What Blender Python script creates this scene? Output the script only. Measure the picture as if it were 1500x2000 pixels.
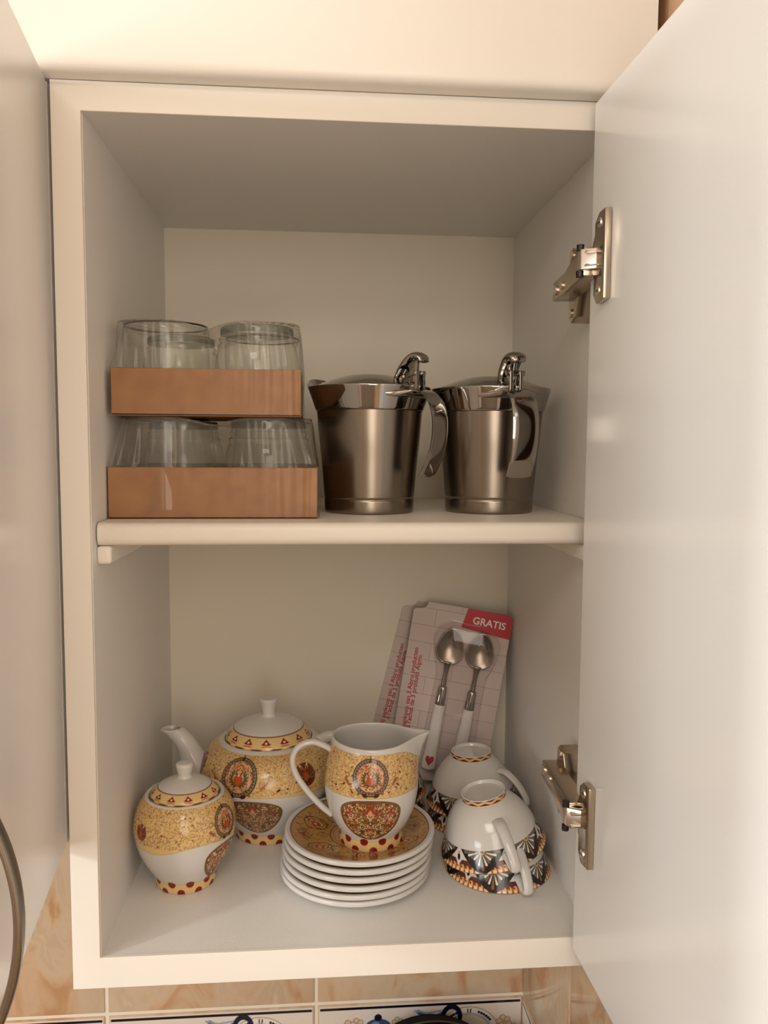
import bpy, bmesh, math, random
import numpy as np
from mathutils import Vector, Matrix

for o in list(bpy.data.objects):
    bpy.data.objects.remove(o, do_unlink=True)
SC = bpy.context.scene
C = SC.collection
PI = math.pi

# ------------------------------------------------------------------ camera
cam_d = bpy.data.cameras.new('camera')
cam = bpy.data.objects.new('camera', cam_d)
C.objects.link(cam)
SC.camera = cam
cam_d.sensor_fit = 'VERTICAL'
cam_d.sensor_height = 36.0
cam_d.lens = 1572.5 / 2000 * 36.0
cam_d.clip_start = 0.01
CAM = Vector((0.1725, -0.6239, 0.4073))
_p, _y, _r = 0.0826, 0.0818, -0.0067
_f = Vector((math.sin(_y) * math.cos(_p), math.cos(_y) * math.cos(_p), -math.sin(_p)))
_rt = Vector((math.cos(_y), -math.sin(_y), 0))
_dn = _f.cross(_rt)
_rt2 = math.cos(_r) * _rt + math.sin(_r) * _dn
_dn2 = -math.sin(_r) * _rt + math.cos(_r) * _dn
cam.matrix_world = Matrix((
    (_rt2.x, -_dn2.x, -_f.x, CAM.x),
    (_rt2.y, -_dn2.y, -_f.y, CAM.y),
    (_rt2.z, -_dn2.z, -_f.z, CAM.z),
    (0, 0, 0, 1)))

# ------------------------------------------------------------------ light
W = bpy.data.worlds.new('world')
SC.world = W
W.use_nodes = True
W.node_tree.nodes['Background'].inputs[0].default_value = (1.0, 0.86, 0.70, 1)
W.node_tree.nodes['Background'].inputs[1].default_value = 0.0


def area(name, loc, target, sx, sy, power, col):
    d = bpy.data.lights.new(name, 'AREA')
    d.shape = 'RECTANGLE'
    d.size, d.size_y = sx, sy
    d.energy = power
    d.color = col
    o = bpy.data.objects.new(name, d)
    C.objects.link(o)
    o.location = loc
    o.rotation_euler = (Vector(target) - Vector(loc)).to_track_quat('-Z', 'Y').to_euler()
    return o


area('assumed_left_light', (-1.55, -1.0, 0.70), (0.0, 0.0, 0.2), 0.16, 0.16, 11.5, (0.98, 1.0, 0.98))  # assumed small area source for the left door's shadow edge, no lamp built
area('left_fill_light', (-1.57, -1.5, 0.30), (0.3, -0.15, 0.2), 1.2, 1.2, 41, (0.88, 0.96, 1.0))  # added cool area fill from the left, mainly for the right door
area('right_fill_light', (0.42, -1.30, 0.45), (-0.3, -0.2, 0.2), 0.9, 0.9, 11, (1.0, 0.90, 0.79))  # added warm area fill to lift the left stile and interior
area('overhead_fill_light', (-0.05, -1.1, 0.98), (-0.05, -1.1, 0.0), 0.5, 0.5, 5.9, (1.0, 0.90, 0.82))  # added unseen area fill from above, no ceiling fixture built

VS = SC.view_settings
VS.view_transform = 'Standard'
VS.look = 'None'
VS.exposure = -0.02
VS.gamma = 1.0
VS.use_curve_mapping = False
SC.cycles.transparent_max_bounces = 32


# ------------------------------------------------------------------ materials
def lin(c):
    c = np.asarray(c, float) / 255.0
    return np.where(c <= 0.04045, c / 12.92, ((c + 0.055) / 1.055) ** 2.4)


def L4(r, g, b):
    v = lin((r, g, b))
    return (float(v[0]), float(v[1]), float(v[2]), 1.0)


def mat(name, col=(200, 200, 200), rough=0.5, metal=0.0, coat=0.0, spec=0.5):
    m = bpy.data.materials.new(name)
    m.use_nodes = True
    b = m.node_tree.nodes['Principled BSDF']
    b.inputs['Base Color'].default_value = L4(*col)
    b.inputs['Roughness'].default_value = rough
    b.inputs['Metallic'].default_value = metal
    b.inputs['Specular IOR Level'].default_value = spec
    if coat:
        b.inputs['Coat Weight'].default_value = coat
        b.inputs['Coat Roughness'].default_value = 0.08
    return m


def N(m, t, **kw):
    n = m.node_tree.nodes.new(t)
    for k, v in kw.items():
        setattr(n, k, v)
    return n


def LK(m, a, ai, b, bi):
    m.node_tree.links.new(a.outputs[ai], b.inputs[bi])


def add_bump(m, scale=(1, 1, 1), nscale=200.0, strength=0.1, dist=0.0005, detail=3.0):
    b = m.node_tree.nodes['Principled BSDF']
    tc = N(m, 'ShaderNodeTexCoord')
    mp = N(m, 'ShaderNodeMapping')
    mp.inputs['Scale'].default_value = scale
    nz = N(m, 'ShaderNodeTexNoise')
    nz.inputs['Scale'].default_value = nscale
    nz.inputs['Detail'].default_value = detail
    bp = N(m, 'ShaderNodeBump')
    bp.inputs['Strength'].default_value = strength
    bp.inputs['Distance'].default_value = dist
    LK(m, tc, 'Object', mp, 'Vector')
    LK(m, mp, 'Vector', nz, 'Vector')
    LK(m, nz, 'Fac', bp, 'Height')
    LK(m, bp, 'Normal', b, 'Normal')
    return nz


def add_ramp(m, nz, stops):
    b = m.node_tree.nodes['Principled BSDF']
    rp = N(m, 'ShaderNodeValToRGB')
    e = rp.color_ramp.elements
    e[0].position, e[0].color = stops[0][0], L4(*stops[0][1])
    e[1].position, e[1].color = stops[-1][0], L4(*stops[-1][1])
    for p, c in stops[1:-1]:
        k = e.new(p)
        k.color = L4(*c)
    LK(m, nz, 'Fac', rp, 'Fac')
    LK(m, rp, 'Color', b, 'Base Color')
    return rp


def painted(name, rough=0.14, coat=0.0):
    m = mat(name, (235, 232, 225), rough, 0, coat)
    a = N(m, 'ShaderNodeAttribute', attribute_name='Col')
    LK(m, a, 'Color', m.node_tree.nodes['Principled BSDF'], 'Base Color')
    return m


M = {}
M['paint'] = mat('cream_lacquer', (236, 230, 219), 0.32)
add_bump(M['paint'], (1, 1, 1), 90, 0.06, 0.0006)
M['inner'] = mat('brushed_white_paint', (236, 233, 228), 0.45)
add_bump(M['inner'], (6, 6, 1), 160, 0.22, 0.0008, 5)
M['back'] = mat('cream_back_panel', (226, 218, 200), 0.5)
M['door'] = mat('glossy_white_door', (245, 243, 240), 0.2)
M['shelfm'] = mat('shelf_paint', (230, 222, 209), 0.38)
add_bump(M['shelfm'], (1, 8, 8), 60, 0.12, 0.0006)
M['china'] = painted('painted_china', 0.13)
M['white_china'] = mat('white_china', (210, 206, 200), 0.13)
M['steel'] = mat('brushed_steel', (140, 130, 118), 0.25, 1.0)
nz = add_bump(M['steel'], (1, 1, 0.05), 260, 0.05, 0.0003)
M['chrome'] = mat('chrome', (172, 168, 163), 0.06, 1.0)
M['nickel'] = mat('nickel', (190, 176, 158), 0.2, 1.0)
M['nickel_bright'] = mat('nickel_bright', (226, 216, 204), 0.28, 1.0)
M['satin'] = mat('satin_metal', (150, 140, 126), 0.3, 1.0)
M['dark'] = mat('black_plastic', (24, 20, 17), 0.4)
M['kraft'] = mat('kraft_cardboard', (150, 102, 62), 0.7)
nz = add_bump(M['kraft'], (1, 1, 1), 55, 0.1, 0.0005)
add_ramp(M['kraft'], nz, [(0.3, (144, 99, 57)), (0.7, (162, 115, 68))])
M['card'] = mat('printed_card', (200, 184, 176), 0.35)
M['red'] = mat('red_print', (186, 22, 44), 0.35)
M['white_print'] = mat('white_print', (238, 232, 228), 0.4)
M['red_text'] = mat('red_text', (172, 44, 54), 0.4)
M['white_plastic'] = mat('white_plastic', (226, 220, 212), 0.25)
M['pan'] = mat('black_pan', (5, 4, 4), 0.85, 0, 0, 0.12)
M['pan_rim'] = mat('pan_rim', (44, 34, 27), 0.4)
M['grout'] = mat('grout', (230, 220, 203), 0.8)
add_bump(M['grout'], (1, 1, 1), 300, 0.3, 0.0006)
M['tile'] = mat('beige_marble_tile', (214, 186, 152), 0.12)
nz = add_bump(M['tile'], (1, 1, 0.6), 17, 0.01, 0.0004, 4)
nz.inputs['Distortion'].default_value = 1.2
add_ramp(M['tile'], nz, [(0.33, (190, 146, 106)), (0.43, (204, 172, 138)), (0.52, (206, 182, 154)), (0.62, (198, 172, 142)), (0.72, (216, 198, 176))])
M['tile_print'] = painted('decor_tile_print', 0.12)
M['wall_paint'] = mat('tan_wall_paint', (204, 164, 128), 0.8)
add_bump(M['wall_paint'], (1, 1, 1), 120, 0.15, 0.0006)
M['room_wall'] = mat('room_wall_paint', (206, 194, 178), 0.85)
add_bump(M['room_wall'], (1, 1, 1), 60, 0.1, 0.0006)
M['room_floor'] = mat('brown_floor', (160, 134, 108), 0.5)
add_bump(M['room_floor'], (1, 1, 1), 30, 0.1, 0.0006)
M['room_ceiling'] = mat('ceiling_paint', (216, 204, 186), 0.9)
add_bump(M['room_ceiling'], (1, 1, 1), 60, 0.1, 0.0006)
M['counter'] = mat('brown_countertop', (128, 104, 82), 0.3)
nz = add_bump(M['counter'], (1, 1, 1), 140, 0.02, 0.0003)
add_ramp(M['counter'], nz, [(0.35, (104, 82, 62)), (0.65, (150, 124, 98))])


def see_through(name, tint, gloss_rough, base, haze, hazecol, edge=0.0, edgecol=(90, 96, 84), ior=1.45):
    """thin clear sheet: transparent + fresnel reflection + a little milky haze"""
    m = bpy.data.materials.new(name)
    m.use_nodes = True
    nt = m.node_tree
    nt.nodes.remove(nt.nodes['Principled BSDF'])
    out = nt.nodes['Material Output']
    tr = N(m, 'ShaderNodeBsdfTransparent')
    tr.inputs[0].default_value = L4(*tint)
    last = tr
    if edge:
        lw = N(m, 'ShaderNodeLayerWeight')
        lw.inputs['Blend'].default_value = 0.5
        pw = N(m, 'ShaderNodeMath', operation='POWER')
        pw.inputs[1].default_value = 5.0
        ml = N(m, 'ShaderNodeMath', operation='MULTIPLY')
        ml.inputs[1].default_value = edge
        LK(m, lw, 'Facing', pw, 0)
        LK(m, pw, 0, ml, 0)
        mc = N(m, 'ShaderNodeMix', data_type='RGBA')
        mc.inputs[6].default_value = L4(*tint)
        mc.inputs[7].default_value = L4(*edgecol)
        LK(m, ml, 0, mc, 0)
        nt.links.new(mc.outputs[2], tr.inputs[0])
    if haze:
        df = N(m, 'ShaderNodeBsdfDiffuse')
        df.inputs[0].default_value = L4(*hazecol)
        mx = N(m, 'ShaderNodeMixShader')
        mx.inputs[0].default_value = haze
        LK(m, last, 0, mx, 1)
        LK(m, df, 0, mx, 2)
        last = mx
    gl = N(m, 'ShaderNodeBsdfGlossy')
    gl.inputs['Roughness'].default_value = gloss_rough
    fr = N(m, 'ShaderNodeFresnel')
    # a thin sheet reflects the same from both sides: undo the node's inversion on back faces
    ge = N(m, 'ShaderNodeNewGeometry')
    io = N(m, 'ShaderNodeMath', operation='MULTIPLY_ADD')
    io.inputs[1].default_value = 1.0 / ior - ior
    io.inputs[2].default_value = ior
    LK(m, ge, 'Backfacing', io, 0)
    LK(m, io, 0, fr, 'IOR')
    ad = N(m, 'ShaderNodeMath', operation='ADD')
    ad.use_clamp = True
    ad.inputs[1].default_value = base
    LK(m, fr, 0, ad, 0)
    mx = N(m, 'ShaderNodeMixShader')
    LK(m, ad, 0, mx, 0)
    LK(m, last, 0, mx, 1)
    LK(m, gl, 0, mx, 2)
    LK(m, mx, 0, out, 0)
    return m


M['glass'] = see_through('clear_glass', (251, 252, 250), 0.03, 0.0, 0.0, (255, 255, 255), 0.55, (128, 126, 112), 1.42)
M['green_glass'] = see_through('thick_glass_rim', (176, 182, 168), 0.03, 0.02, 0.0, (255, 255, 255))
M['film'] = see_through('shrink_film', (254, 254, 253), 0.2, 0.0, 0.06, (236, 226, 214), ior=1.4)
M['film_tight'] = see_through('tight_film', (254, 254, 254), 0.32, 0.0, 0.006, (240, 232, 222), ior=1.4)
M['rim_glass'] = see_through('glass_rim_edge', (150, 138, 116), 0.05, 0.02, 0.0, (255, 255, 255))
M['blister'] = see_through('blister_plastic', (250, 248, 248), 0.06, 0.01, 0.03, (240, 230, 226))


# ------------------------------------------------------------------ mesh helpers
def link(name, me, m=None, parent=None, loc=None):
    o = bpy.data.objects.new(name, me)
    C.objects.link(o)
    if m is not None and me is not None and not me.materials:
        me.materials.append(m)
    if parent is not None:
        o.parent = parent
    if loc is not None:
        o.location = loc
    return o


def pydata(name, vs, fs, smooth=True):
    me = bpy.data.meshes.new(name)
    me.from_pydata([tuple(v) for v in vs], [], [tuple(f) for f in fs])
    me.update()
    if smooth:
        me.polygons.foreach_set('use_smooth', [True] * len(me.polygons))
    return me


def grid_mesh(name, P, wrap_u=True, cols=None, flip=False, smooth=True):
    """P: (nv, nu, 3) array; quads between rows; optional per-vertex colours (nv,nu,3) linear"""
    nv, nu = P.shape[:2]
    idx = np.arange(nv * nu).reshape(nv, nu)
    if wrap_u:
        a = idx[:-1, :]
        b = np.roll(idx, -1, 1)[:-1, :]
        c = np.roll(idx, -1, 1)[1:, :]
        d = idx[1:, :]
    else:
        a, b, c, d = idx[:-1, :-1], idx[:-1, 1:], idx[1:, 1:], idx[1:, :-1]
    Q = np.stack([a, b, c, d], -1).reshape(-1, 4)
    if flip:
        Q = Q[:, ::-1]
    nq = len(Q)
    me = bpy.data.meshes.new(name)
    me.vertices.add(nv * nu)
    me.vertices.foreach_set('co', P.reshape(-1).astype(np.float32))
    me.loops.add(nq * 4)
    me.loops.foreach_set('vertex_index', Q.reshape(-1).astype(np.int32))
    me.polygons.add(nq)
    me.polygons.foreach_set('loop_start', (np.arange(nq) * 4).astype(np.int32))
    me.update(calc_edges=True)
    me.validate()
    if smooth:
        me.polygons.foreach_set('use_smooth', [True] * nq)
    if cols is not None:
        at = me.color_attributes.new('Col', 'FLOAT_COLOR', 'POINT')
        c4 = np.ones((nv * nu, 4), np.float32)
        c4[:, :3] = cols.reshape(-1, 3)
        at.data.foreach_set('color', c4.reshape(-1))
    return me


def resample(pts, step, sharp=()):
    """Catmull-Rom through (r,z) points, dense; indices in `sharp` are corners"""
    pts = np.asarray(pts, float)
    segs = [0] + sorted(sharp) + [len(pts) - 1]
    out = []
    for s, e in zip(segs[:-1], segs[1:]):
        if e <= s:
            continue
        p = pts[s:e + 1]
        if len(p) == 2:
            n = max(1, int(np.ceil(np.linalg.norm(p[1] - p[0]) / step)))
            t = np.linspace(0, 1, n + 1)[:, None]
            q = p[0] * (1 - t) + p[1] * t
        else:
            ext = np.vstack([2 * p[0] - p[1], p, 2 * p[-1] - p[-2]])
            q = []
            for i in range(1, len(ext) - 2):
                p0, p1, p2, p3 = ext[i - 1:i + 3]
                n = max(2, int(np.ceil(np.linalg.norm(p2 - p1) / step)))
                t = np.linspace(0, 1, n, endpoint=False)[:, None]
                q.append(0.5 * ((2 * p1) + (-p0 + p2) * t + (2 * p0 - 5 * p1 + 4 * p2 - p3) * t ** 2 + (-p0 + 3 * p1 - 3 * p2 + p3) * t ** 3))
            q.append(p[-1][None])
            q = np.vstack(q)
        out.append(q if not out else q[1:])
    return np.vstack(out)


def lathe(name, prof, nseg=96, deform=None, colour=None):
    """revolve (r,z) polyline; deform(P, R, Z, TH)->P ; colour(TH, Z, R, i)->(..,3) linear"""
    prof = np.asarray(prof, float)
    th = np.linspace(0, 2 * PI, nseg, endpoint=False)
    R = prof[:, 0][:, None] + 0 * th[None]
    Z = prof[:, 1][:, None] + 0 * th[None]
    T = th[None] + 0 * R
    P = np.stack([R * np.cos(T), R * np.sin(T), Z], -1)
    if deform is not None:
        P = deform(P, R, Z, T)
    cols = colour(T, Z, R) if colour is not None else None
    return grid_mesh(name, P, True, cols)


def sweep(path, rad, nseg=16, up=(0, 0, 1), cap=True):
    """sweep an ellipse along path; rad list of (a along side, b along normal)"""
    path = [Vector(p) for p in path]
    n = len(path)
    rows = []
    for i, p in enumerate(path):
        t = (path[min(i + 1, n - 1)] - path[max(i - 1, 0)]).normalized()
        s = t.cross(Vector(up))
        if s.length < 1e-5:
            s = t.cross(Vector((1, 0, 0)))
        s.normalize()
        nn = s.cross(t).normalized()
        a, b = rad[i] if hasattr(rad[i], '__len__') else (rad[i], rad[i])
        rows.append([p + s * (a * math.cos(k)) + nn * (b * math.sin(k)) for k in np.linspace(0, 2 * PI, nseg, endpoint=False)])
    vs = [v for r in rows for v in r]
    fs = []
    for i in range(n - 1):
        for k in range(nseg):
            k2 = (k + 1) % nseg
            fs.append((i * nseg + k, i * nseg + k2, (i + 1) * nseg + k2, (i + 1) * nseg + k))
    if cap:
        fs.append(tuple(range(nseg))[::-1])
        fs.append(tuple((n - 1) * nseg + k for k in range(nseg)))
    return vs, fs


def spline3(pts, n):
    pts = [np.asarray(p, float) for p in pts]
    ext = [2 * pts[0] - pts[1]] + pts + [2 * pts[-1] - pts[-2]]
    out = []
    for i in range(1, len(ext) - 2):
        p0, p1, p2, p3 = ext[i - 1:i + 3]
        for t in np.linspace(0, 1, n, endpoint=False):
            out.append(0.5 * ((2 * p1) + (-p0 + p2) * t + (2 * p0 - 5 * p1 + 4 * p2 - p3) * t * t + (-p0 + 3 * p1 - 3 * p2 + p3) * t ** 3))
    out.append(pts[-1])
    return np.array(out)


def box_mesh(name, x0, x1, y0, y1, z0, z1, bev=0.0, seg=2, smooth=None):
    bm = bmesh.new()
    bmesh.ops.create_cube(bm, size=1.0)
    for v in bm.verts:
        v.co = Vector(((x0 + x1) / 2 + v.co.x * (x1 - x0), (y0 + y1) / 2 + v.co.y * (y1 - y0), (z0 + z1) / 2 + v.co.z * (z1 - z0)))
    if bev:
        bmesh.ops.bevel(bm, geom=bm.edges[:], offset=bev, segments=seg, affect='EDGES', profile=0.6)
    bmesh.ops.recalc_face_normals(bm, faces=bm.faces[:])
    me = bpy.data.meshes.new(name)
    bm.to_mesh(me)
    bm.free()
    if smooth is None:
        smooth = bev > 0
    if smooth:
        me.polygons.foreach_set('use_smooth', [True] * len(me.polygons))
        me.set_sharp_from_angle(angle=math.radians(40))
    return me


def box(name, x0, x1, y0, y1, z0, z1, m, parent=None, bev=0.0, seg=2, loc=None):
    return link(name, box_mesh(name, x0, x1, y0, y1, z0, z1, bev, seg), m, parent, loc)


def prism_mesh(name, pts, axis, a, b, bev=0.0, seg=2):
    """extrude a 2D polygon between a and b along axis ('x','y','z')"""
    bm = bmesh.new()

    def P(p, h):
        return {'x': (h, p[0], p[1]), 'y': (p[0], h, p[1]), 'z': (p[0], p[1], h)}[axis]
    v0 = [bm.verts.new(P(p, a)) for p in pts]
    v1 = [bm.verts.new(P(p, b)) for p in pts]
    n = len(pts)
    bm.faces.new(v0)
    bm.faces.new(v1[::-1])
    for i in range(n):
        bm.faces.new((v0[i], v1[i], v1[(i + 1) % n], v0[(i + 1) % n]))
    bmesh.ops.recalc_face_normals(bm, faces=bm.faces[:])
    if bev:
        bmesh.ops.bevel(bm, geom=bm.edges[:], offset=bev, segments=seg, affect='EDGES', profile=0.6)
    me = bpy.data.meshes.new(name)
    bm.to_mesh(me)
    bm.free()
    me.polygons.foreach_set('use_smooth', [True] * len(me.polygons))
    me.set_sharp_from_angle(angle=math.radians(35))
    return me


def cyl_mesh(name, p0, p1, r0, r1=None, n=24):
    r1 = r0 if r1 is None else r1
    vs, fs = sweep([p0, p1], [r0, r1], n, up=(0.3, 0.2, 1))
    me = pydata(name, vs, fs)
    me.set_sharp_from_angle(angle=math.radians(40))
    return me


def thing(name, label, cat, loc=(0, 0, 0), rotz=0.0, group=None):
    o = bpy.data.objects.new(name, None)
    C.objects.link(o)
    o.empty_display_size = 0.02
    o.location = loc
    o.rotation_euler = (0, 0, rotz)
    o['label'] = label
    o['category'] = cat
    if group:
        o['group'] = group
    return o


def copy_tree(o, parent=None):
    c = o.copy()
    C.objects.link(c)
    c.parent = parent
    for ch in list(o.children):
        copy_tree(ch, c)
    return c


def struct(o, label=None):
    o['kind'] = 'structure'
    if label:
        o['label'] = label
    return o


# ------------------------------------------------------------------ painting canvas (procedural print)
class Canvas:
    def __init__(s, w, h, ppm, bg, wrap=True, y0=0.0):
        s.w, s.h, s.ppm, s.wrap, s.y0 = w, h, ppm, wrap, y0
        s.nx, s.ny = int(round(w * ppm)), int(round(h * ppm))
        s.a = np.zeros((s.ny, s.nx, 3), np.float32)
        s.a[:] = bg

    def _draw(s, sd, x0, x1, y0, y1, col, alpha):
        p = s.ppm
        i0, i1 = int(math.floor(x0 * p)) - 1, int(math.ceil(x1 * p)) + 2
        j0, j1 = max(0, int(math.floor((y0 - s.y0) * p)) - 1), min(s.ny, int(math.ceil((y1 - s.y0) * p)) + 2)
        if not s.wrap:
            i0, i1 = max(0, i0), min(s.nx, i1)
        if i1 <= i0 or j1 <= j0:
            return
        ii = np.arange(i0, i1)
        X, Y = np.meshgrid((ii + 0.5) / p, (np.arange(j0, j1) + 0.5) / p + s.y0)
        cov = np.clip(0.5 - sd(X, Y) * p, 0, 1)[..., None] * alpha
        ix = ii % s.nx
        sub = s.a[j0:j1][:, ix]
        s.a[j0:j1, ix] = sub * (1 - cov) + np.asarray(col, np.float32) * cov

    def ell(s, cx, cy, a, b, col, rot=0.0, alpha=1.0):
        c, n = math.cos(rot), math.sin(rot)
        m = max(a, b)

        def sd(X, Y):
            x, y = (X - cx) * c + (Y - cy) * n, -(X - cx) * n + (Y - cy) * c
            return (np.sqrt((x / a) ** 2 + (y / b) ** 2) - 1) * min(a, b)
        s._draw(sd, cx - m, cx + m, cy - m, cy + m, col, alpha)

    def ring(s, cx, cy, r, w, col, asp=1.0, alpha=1.0):
        def sd(X, Y):
            return np.abs(np.sqrt((X - cx) ** 2 + ((Y - cy) / asp) ** 2) - r) - w / 2
        m = (r + w) * max(1, asp)
        s._draw(sd, cx - m, cx + m, cy - m, cy + m, col, alpha)

    def line(s, x0, y0, x1, y1, w, col, alpha=1.0, w1=None):
        dx, dy = x1 - x0, y1 - y0
        L2 = dx * dx + dy * dy + 1e-9
        w1 = w if w1 is None else w1

        def sd(X, Y):
            t = np.clip(((X - x0) * dx + (Y - y0) * dy) / L2, 0, 1)
            return np.sqrt((X - x0 - t * dx) ** 2 + (Y - y0 - t * dy) ** 2) - (w + (w1 - w) * t) / 2
        m = max(w, w1)
        s._draw(sd, min(x0, x1) - m, max(x0, x1) + m, min(y0, y1) - m, max(y0, y1) + m, col, alpha)

    def poly(s, pts, col, alpha=1.0):
        pts = np.asarray(pts, float)

        def sd(X, Y):
            ins = np.zeros(X.shape, bool)
            n = len(pts)
            for i in range(n):
                x0, y0 = pts[i]
                x1, y1 = pts[(i + 1) % n]
                c = ((y0 > Y) != (y1 > Y)) & (X < (x1 - x0) * (Y - y0) / (y1 - y0 + 1e-12) + x0)
                ins ^= c
            return np.where(ins, -1.0, 1.0)
        s._draw(sd, pts[:, 0].min(), pts[:, 0].max(), pts[:, 1].min(), pts[:, 1].max(), col, alpha)

    def rect(s, x0, x1, y0, y1, col, alpha=1.0):
        def sd(X, Y):
            return np.maximum(np.maximum(x0 - X, X - x1), np.maximum(y0 - Y, Y - y1))
        s._draw(sd, x0, x1, y0, y1, col, alpha)

    def fn(s, f, col, alpha=1.0):
        """f(X,Y) signed distance over the full canvas"""
        s._draw(f, 0, s.w - 2.0 / s.ppm if s.wrap else s.w, s.y0, s.y0 + s.h, col, alpha)

    def sample(s, X, Y):
        fx = X * s.ppm - 0.5
        fy = np.clip((Y - s.y0) * s.ppm - 0.5, 0, s.ny - 1.001)
        x0 = np.floor(fx).astype(int)
        y0 = np.floor(fy).astype(int)
        tx, ty = (fx - x0)[..., None], (fy - y0)[..., None]
        if s.wrap:
            xa, xb = x0 % s.nx, (x0 + 1) % s.nx
        else:
            xa, xb = np.clip(x0, 0, s.nx - 1), np.clip(x0 + 1, 0, s.nx - 1)
        y1 = np.clip(y0 + 1, 0, s.ny - 1)
        c = (s.a[y0, xa] * (1 - tx) + s.a[y0, xb] * tx) * (1 - ty) + (s.a[y1, xa] * (1 - tx) + s.a[y1, xb] * tx) * ty
        return lin(c * 255.0)


def K(r, g, b):
    return (r / 255.0, g / 255.0, b / 255.0)


GOLD = K(222, 190, 130)
GOLD2 = K(200, 164, 98)
OLIVE = K(120, 98, 48)
BROWN = K(104, 64, 34)
DKBROWN = K(60, 36, 24)
RUST = K(168, 78, 40)
RED = K(118, 22, 22)
PINK = K(222, 168, 130)
CREAM = K(232, 206, 156)
GREEN = K(70, 74, 46)
NAVY = K(40, 42, 52)
WHITE = K(210, 206, 200)


def speckle(cv, x0, x1, y0, y1, dens, rng):
    n = int((x1 - x0) * (y1 - y0) * dens)
    for _ in range(n):
        x, y = rng.uniform(x0, x1), rng.uniform(y0, y1)
        a = rng.uniform(0, PI)
        l = rng.uniform(0.4, 1.4)
        col = rng.choice([OLIVE, BROWN, GOLD2, RUST])
        cv.line(x, y, x + l * math.cos(a), y + l * math.sin(a), 0.42, col, rng.uniform(0.45, 0.9))


def flecks(cv, x0, x1, y0, y1, n, rng):
    for _ in range(n):
        x, y = rng.uniform(x0, x1), rng.uniform(y0, y1)
        a = rng.uniform(-0.9, 0.9)
        cv.ell(x, y, rng.uniform(0.7, 1.5), rng.uniform(0.4, 0.7), rng.choice([DKBROWN, RED, BROWN]), a)


def feather(cv, x, y, L, rot, sx):
    dx, dy = math.cos(rot) * sx, math.sin(rot)
    cv.line(x, y, x + dx * L, y + dy * L, 0.5, RUST, 1, 1.5)
    for k in range(6):
        t = 0.3 + 0.12 * k
        bx, by = x + dx * L * t, y + dy * L * t
        cv.line(bx, by, bx + (dx * 0.5 - dy * 0.9) * L * 0.17, by + (dy * 0.5 + dx * 0.9) * L * 0.17, 0.5, RUST)
        cv.line(bx, by, bx + (dx * 0.5 + dy * 0.9) * L * 0.17, by + (dy * 0.5 - dx * 0.9) * L * 0.17, 0.5, BROWN)


def medallion(cv, cx, cy, r, rng):
    cv.ell(cx, cy, r * 1.04, r * 1.04, DKBROWN)
    cv.ell(cx, cy, r * 0.98, r * 0.98, K(150, 132, 104))
    for k in range(34):
        a = 2 * PI * k / 34
        cv.ell(cx + r * 0.9 * math.cos(a), cy + r * 0.9 * math.sin(a), r * 0.055, r * 0.035, NAVY, a + PI / 2)
    cv.ring(cx, cy, r * 0.82, r * 0.05, DKBROWN)
    cv.ell(cx, cy, r * 0.8, r * 0.8, K(214, 164, 124))
    for k in range(120):
        a = rng.uniform(0, 2 * PI)
        q = r * rng.uniform(0.6, 0.78)
        cv.line(cx + q * math.cos(a), cy + q * math.sin(a), cx + q * math.cos(a + 0.1), cy + q * math.sin(a + 0.1), r * 0.04, rng.choice([RUST, BROWN, GOLD]))
    cv.ell(cx, cy - r * 0.02, r * 0.57, r * 0.59, K(150, 92, 58))
    cv.ell(cx, cy - r * 0.02, r * 0.54, r * 0.56, K(206, 164, 108))
    for k in range(60):
        a = rng.uniform(0, 2 * PI)
        q = r * 0.5 * math.sqrt(rng.random())
        cv.ell(cx + q * math.cos(a), cy + q * math.sin(a), r * 0.05, r * 0.025, rng.choice([RUST, OLIVE, BROWN, K(190, 110, 70)]), a)
    for sx in (-1, 1):
        for k in range(7):
            a = -1.25 + k * 0.33
            q = r * 0.42
            cv.ell(cx + sx * q * math.cos(a), cy - r * 0.08 + q * math.sin(a) * 0.95, r * 0.13, r * 0.05, GREEN, sx * (a + 0.6))
        cv.ell(cx + sx * r * 0.12, cy - r * 0.12, r * 0.11, r * 0.26, RUST, sx * 0.35)
        cv.line(cx + sx * r * 0.04, cy + r * 0.05, cx + sx * r * 0.2, cy + r * 0.22, r * 0.06, K(120, 30, 20))
        cv.line(cx + sx * r * 0.2, cy + r * 0.22, cx + sx * r * 0.1, cy + r * 0.34, r * 0.05, K(120, 30, 20))
        cv.line(cx + sx * r * 0.3, cy + r * 0.36, cx, cy + r * 0.6, r * 0.05, RUST)
        cv.ell(cx + sx * r * 0.32, cy - r * 0.98, r * 0.16, r * 0.1, DKBROWN, sx * 0.5)
        cv.ell(cx + sx * r * 0.62, cy - r * 0.86, r * 0.12, r * 0.07, OLIVE, -sx * 0.5)
    cv.ell(cx, cy - r * 0.2, r * 0.1, r * 0.3, K(190, 80, 40))
    cv.ell(cx, cy + r * 0.06, r * 0.06, r * 0.06, CREAM)
    cv.line(cx, cy + r * 0.9, cx, cy + r * 1.22, r * 0.12, DKBROWN, 1, r * 0.03)


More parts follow.
